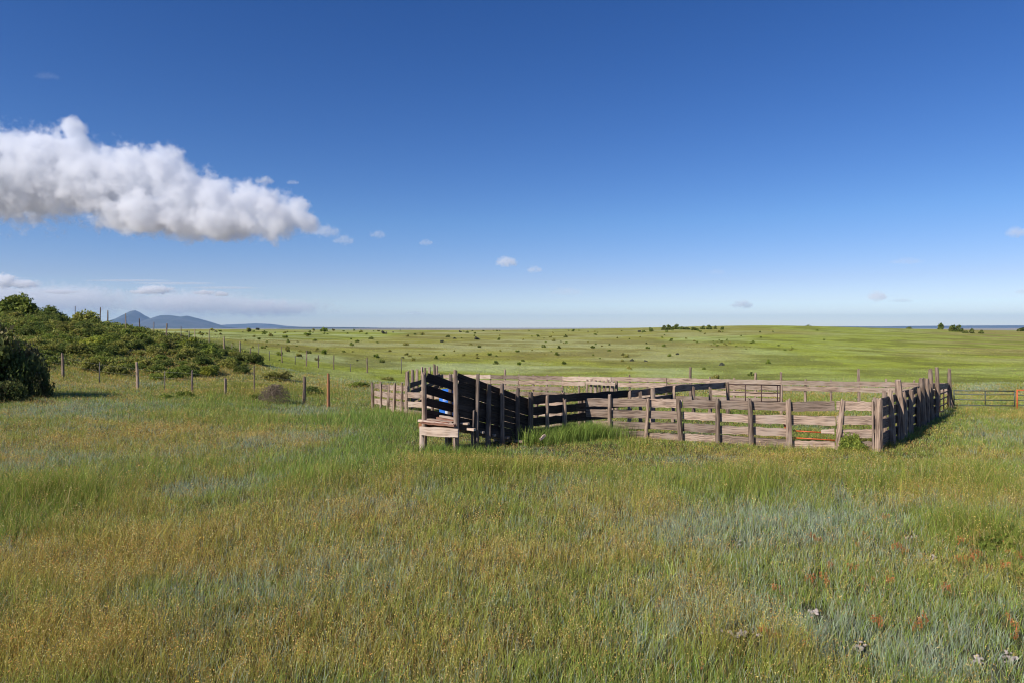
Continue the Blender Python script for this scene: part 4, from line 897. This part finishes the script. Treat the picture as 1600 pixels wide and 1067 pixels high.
# ------------------------------------------------------------------ clouds
def cloud_mat(name, blobs, dens, nscale, namp, soft=1.0, seedv=0.0, stretch=(1, 1, 1), col=(1, 1, 1)):
    """density of overlapping puffs (centre, radii in object space) eaten into by noise"""
    m = bpy.data.materials.new(name); m.use_nodes = True; t = m.node_tree; t.nodes.clear(); N = t.nodes.new; L = t.links.new
    out = N('ShaderNodeOutputMaterial'); pv = N('ShaderNodeVolumePrincipled'); tc = N('ShaderNodeTexCoord'); L(pv.outputs[0], out.inputs['Volume'])
    pv.inputs['Color'].default_value = (*col, 1); pv.inputs['Anisotropy'].default_value = -.05
    prev = None
    for c, r in blobs:
        a = N('ShaderNodeVectorMath'); a.operation = 'MULTIPLY_ADD'; L(tc.outputs['Object'], a.inputs[0]); a.inputs[1].default_value = [1/v for v in r]; a.inputs[2].default_value = [-q/v for q, v in zip(c, r)]
        l = N('ShaderNodeVectorMath'); l.operation = 'LENGTH'; L(a.outputs[0], l.inputs[0])
        if prev is None: prev = l.outputs['Value']
        else:
            mn = N('ShaderNodeMath'); mn.operation = 'SMOOTH_MIN'; mn.inputs[2].default_value = .25; L(prev, mn.inputs[0]); L(l.outputs['Value'], mn.inputs[1]); prev = mn.outputs[0]
    mp = N('ShaderNodeMapping'); mp.inputs['Scale'].default_value = stretch; L(tc.outputs['Object'], mp.inputs[0])
    oi = N('ShaderNodeObjectInfo'); mu = N('ShaderNodeMath'); mu.operation = 'MULTIPLY'; mu.inputs[1].default_value = 90; L(oi.outputs['Random'], mu.inputs[0])
    n = N('ShaderNodeTexNoise'); n.noise_dimensions = '4D'; n.inputs['Scale'].default_value = nscale; n.inputs['Detail'].default_value = 8; n.inputs['Roughness'].default_value = .68; L(mp.outputs[0], n.inputs['Vector']); L(mu.outputs[0], n.inputs['W'])
    f = N('ShaderNodeMath'); f.operation = 'SUBTRACT'; f.inputs[0].default_value = 1.0; L(prev, f.inputs[1])
    g_ = N('ShaderNodeMath'); g_.operation = 'MULTIPLY_ADD'; L(n.outputs[0], g_.inputs[0]); g_.inputs[1].default_value = namp; g_.inputs[2].default_value = -namp*.5
    s = N('ShaderNodeMath'); s.operation = 'ADD'; L(f.outputs[0], s.inputs[0]); L(g_.outputs[0], s.inputs[1])
    mr = N('ShaderNodeMapRange'); mr.inputs[1].default_value = .16; mr.inputs[2].default_value = .16+.35*soft; mr.inputs[4].default_value = dens; L(s.outputs[0], mr.inputs[0]); L(mr.outputs[0], pv.inputs['Density']); return m
def cloud_obj(name, blobs, mat, loc, label, voxel, grow=1.12):
    import bmesh
    bm = bmesh.new()
    for c, r in blobs:
        q = bmesh.ops.create_icosphere(bm, subdivisions=3, radius=1)
        for v in q['verts']: v.co = (c[0]+v.co.x*r[0]*grow, c[1]+v.co.y*r[1]*grow, c[2]+v.co.z*r[2]*grow)
    me = bpy.data.meshes.new(name); bm.to_mesh(me); bm.free(); o = bpy.data.objects.new(name, me); COL.objects.link(o)
    if voxel:
        md = o.modifiers.new('remesh', 'REMESH'); md.mode = 'VOXEL'; md.voxel_size = voxel
        dg = bpy.context.evaluated_depsgraph_get(); dg.update(); me2 = bpy.data.meshes.new_from_object(o.evaluated_get(dg)); o.modifiers.clear(); o.data = me2
    o.data.materials.clear(); o.data.materials.append(mat); o.location = loc; tag(o, label, 'cloud'); return o
D = 7000.0; S = D/F
def B_(px, row, wpx, hpx, dy=0, dep=None): return (((px-250)*S, dy*S, (HY-row)*S), (wpx*S, (dep or max(wpx*.7, hpx))*S, hpx*S))
big = [B_(-20, 275, 130, 85), B_(60, 280, 100, 78), B_(113, 205, 24, 30, 0, 26), B_(108, 232, 40, 30, 0, 40), B_(80, 250, 75, 52), B_(150, 285, 90, 68), B_(210, 285, 75, 62), B_(258, 268, 52, 46), B_(300, 310, 75, 52), B_(355, 325, 72, 44), B_(395, 318, 55, 40), B_(430, 340, 50, 44), B_(478, 348, 28, 26), B_(462, 328, 24, 22), B_(240, 335, 120, 38), B_(330, 352, 110, 28), B_(-60, 250, 90, 60)]
cloud_obj('large_cloud', big, cloud_mat('cumulus', big, .012, 1/(27*S), 2.5, .9, col=(.955, .97, 1)), (X(250, D), D, 0), 'large white and grey cumulus cloud drifting in from the left', 26*S, 1.5)
BD = 29000.0; S = BD/F
bank = [B_(-40, 466, 190, 34, 0, 60), B_(100, 470, 160, 30, 0, 50), B_(290, 475, 160, 26, 0, 50), B_(410, 481, 130, 18, 0, 50)]
puffs = [B_(22, 440, 20, 18, 0, 14), B_(50, 447, 30, 14, 0, 16), B_(88, 447, 22, 13, 0, 14), B_(-8, 446, 26, 14, 0, 14), B_(115, 451, 30, 8, 0, 12), B_(300, 459, 34, 8, 0, 12), B_(285, 462, 30, 4, 0, 12), B_(370, 463, 20, 4, 0, 12), B_(392, 465, 14, 4, 0, 12), B_(165, 462, 30, 4, 0, 12)]
cloud_obj('cloud_bank', bank, cloud_mat('bank', bank, .0013, 1/(14*S), 2.2, 1.4), (X(250, BD), BD, 0), 'low pale cloud bank lying behind the blue mountain', 7*S, 1.35)
cloud_obj('cumulus_row', [((c[0], c[1]-3000, c[2]), r_) for c, r_ in puffs], cloud_mat('puffs', [((c[0], c[1]-3000, c[2]), r_) for c, r_ in puffs], .006, 1/(6*S), 2.3, .7), (X(250, BD), BD, 0), 'row of little bright white cumulus tops over the pale cloud bank', 2.2*S, 1.4)
LDn = 26500.0; S = LDn/F
st = [(((px-250)*S, 0, (HY-row)*S), (wp*S, 12*S, hp*S)) for px, row, wp, hp in ((200, 438.5, 90, 2.6), (270, 443, 90, 3.2), (350, 450, 80, 3.0), (0, 434, 60, 2.2))]
cloud_obj('streak_cloud', st, cloud_mat('streak', st, .0016, 1/(30*S), .7, 1.0), (X(250, LDn), LDn, 0), 'long thin grey streak of cloud above the cloud bank', 0)
# small wisps: one puff shape, many places
unit = [((0, 0, 0), (.8, .7, .62)), ((.45, .1, -.1), (.45, .5, .42)), ((-.5, 0, -.12), (.42, .5, .36))]
D = 9000.0; S = D/F
for px, row, wd, hp, dn, l in [(791, 409, 22, 12, 1, 'small puff cloud in the middle of the sky, left of a fainter one'), (835, 421, 16, 8, .7, 'small faint puff cloud right of the middle puff'), (665, 379, 14, 7, .5, 'tiny faint cloud above and left of the middle puffs'), (590, 366, 16, 9, .5, 'tiny cloud just past the tip of the large cumulus'),
                           (508, 361, 30, 14, .45, 'ragged wisp trailing off the tip of the large cumulus'), (537, 375, 22, 11, .4, 'last ragged scrap at the tip of the large cumulus tail'), (413, 282, 19, 9, .8, 'small white cloud above the right shoulder of the large cumulus'), (457, 285, 12, 5, .6, 'tiny wisp right of the small white cloud above the cumulus'), (1160, 476, 24, 9, .9, 'small greyish cloud low over the skyline junipers'), (1371, 463, 20, 11, 1, 'small puff cloud low on the right over the green rise'), (1588, 363, 22, 12, .5, 'faint cloud at the right edge of the sky'),
                           (886, 456, 34, 10, .16, 'very faint flat wisp below the middle puffs'), (1418, 408, 34, 8, .12, 'very faint wisp high above the right puff'), (72, 119, 26, 7, .06, 'faint wisp high over the large cumulus'), (649, 489, 18, 5, .4, 'tiny grey cloud close above the horizon left of centre'), (521, 488, 16, 4, .25, 'faint grey cloud close above the horizon below the cumulus tip'), (1120, 425, 18, 7, .14, 'very faint wisp above the skyline junipers'), (1410, 470, 26, 4, .3, 'thin grey streak right of the low puff cloud'), (1594, 456, 12, 6, .6, 'small low puff cloud touching the right edge')]:
    dist = 9000 if row < 470 else 27000; s_ = dist/F
    blobs = [((c[0]*wd*s_, c[1]*wd*s_, c[2]*hp*s_*1.3), (r_[0]*wd*s_, r_[1]*wd*s_*.6, r_[2]*hp*s_*1.5)) for c, r_ in unit]
    cloud_obj('small_cloud', blobs, cloud_mat('wisp', blobs, .010*dn*9000/dist, 1/(6*s_), 2.3, 1.3), (X(px, dist), dist, (HY-row)*s_), l, 2.2*s_ if hp > 6 else 1.4*s_, 1.5)
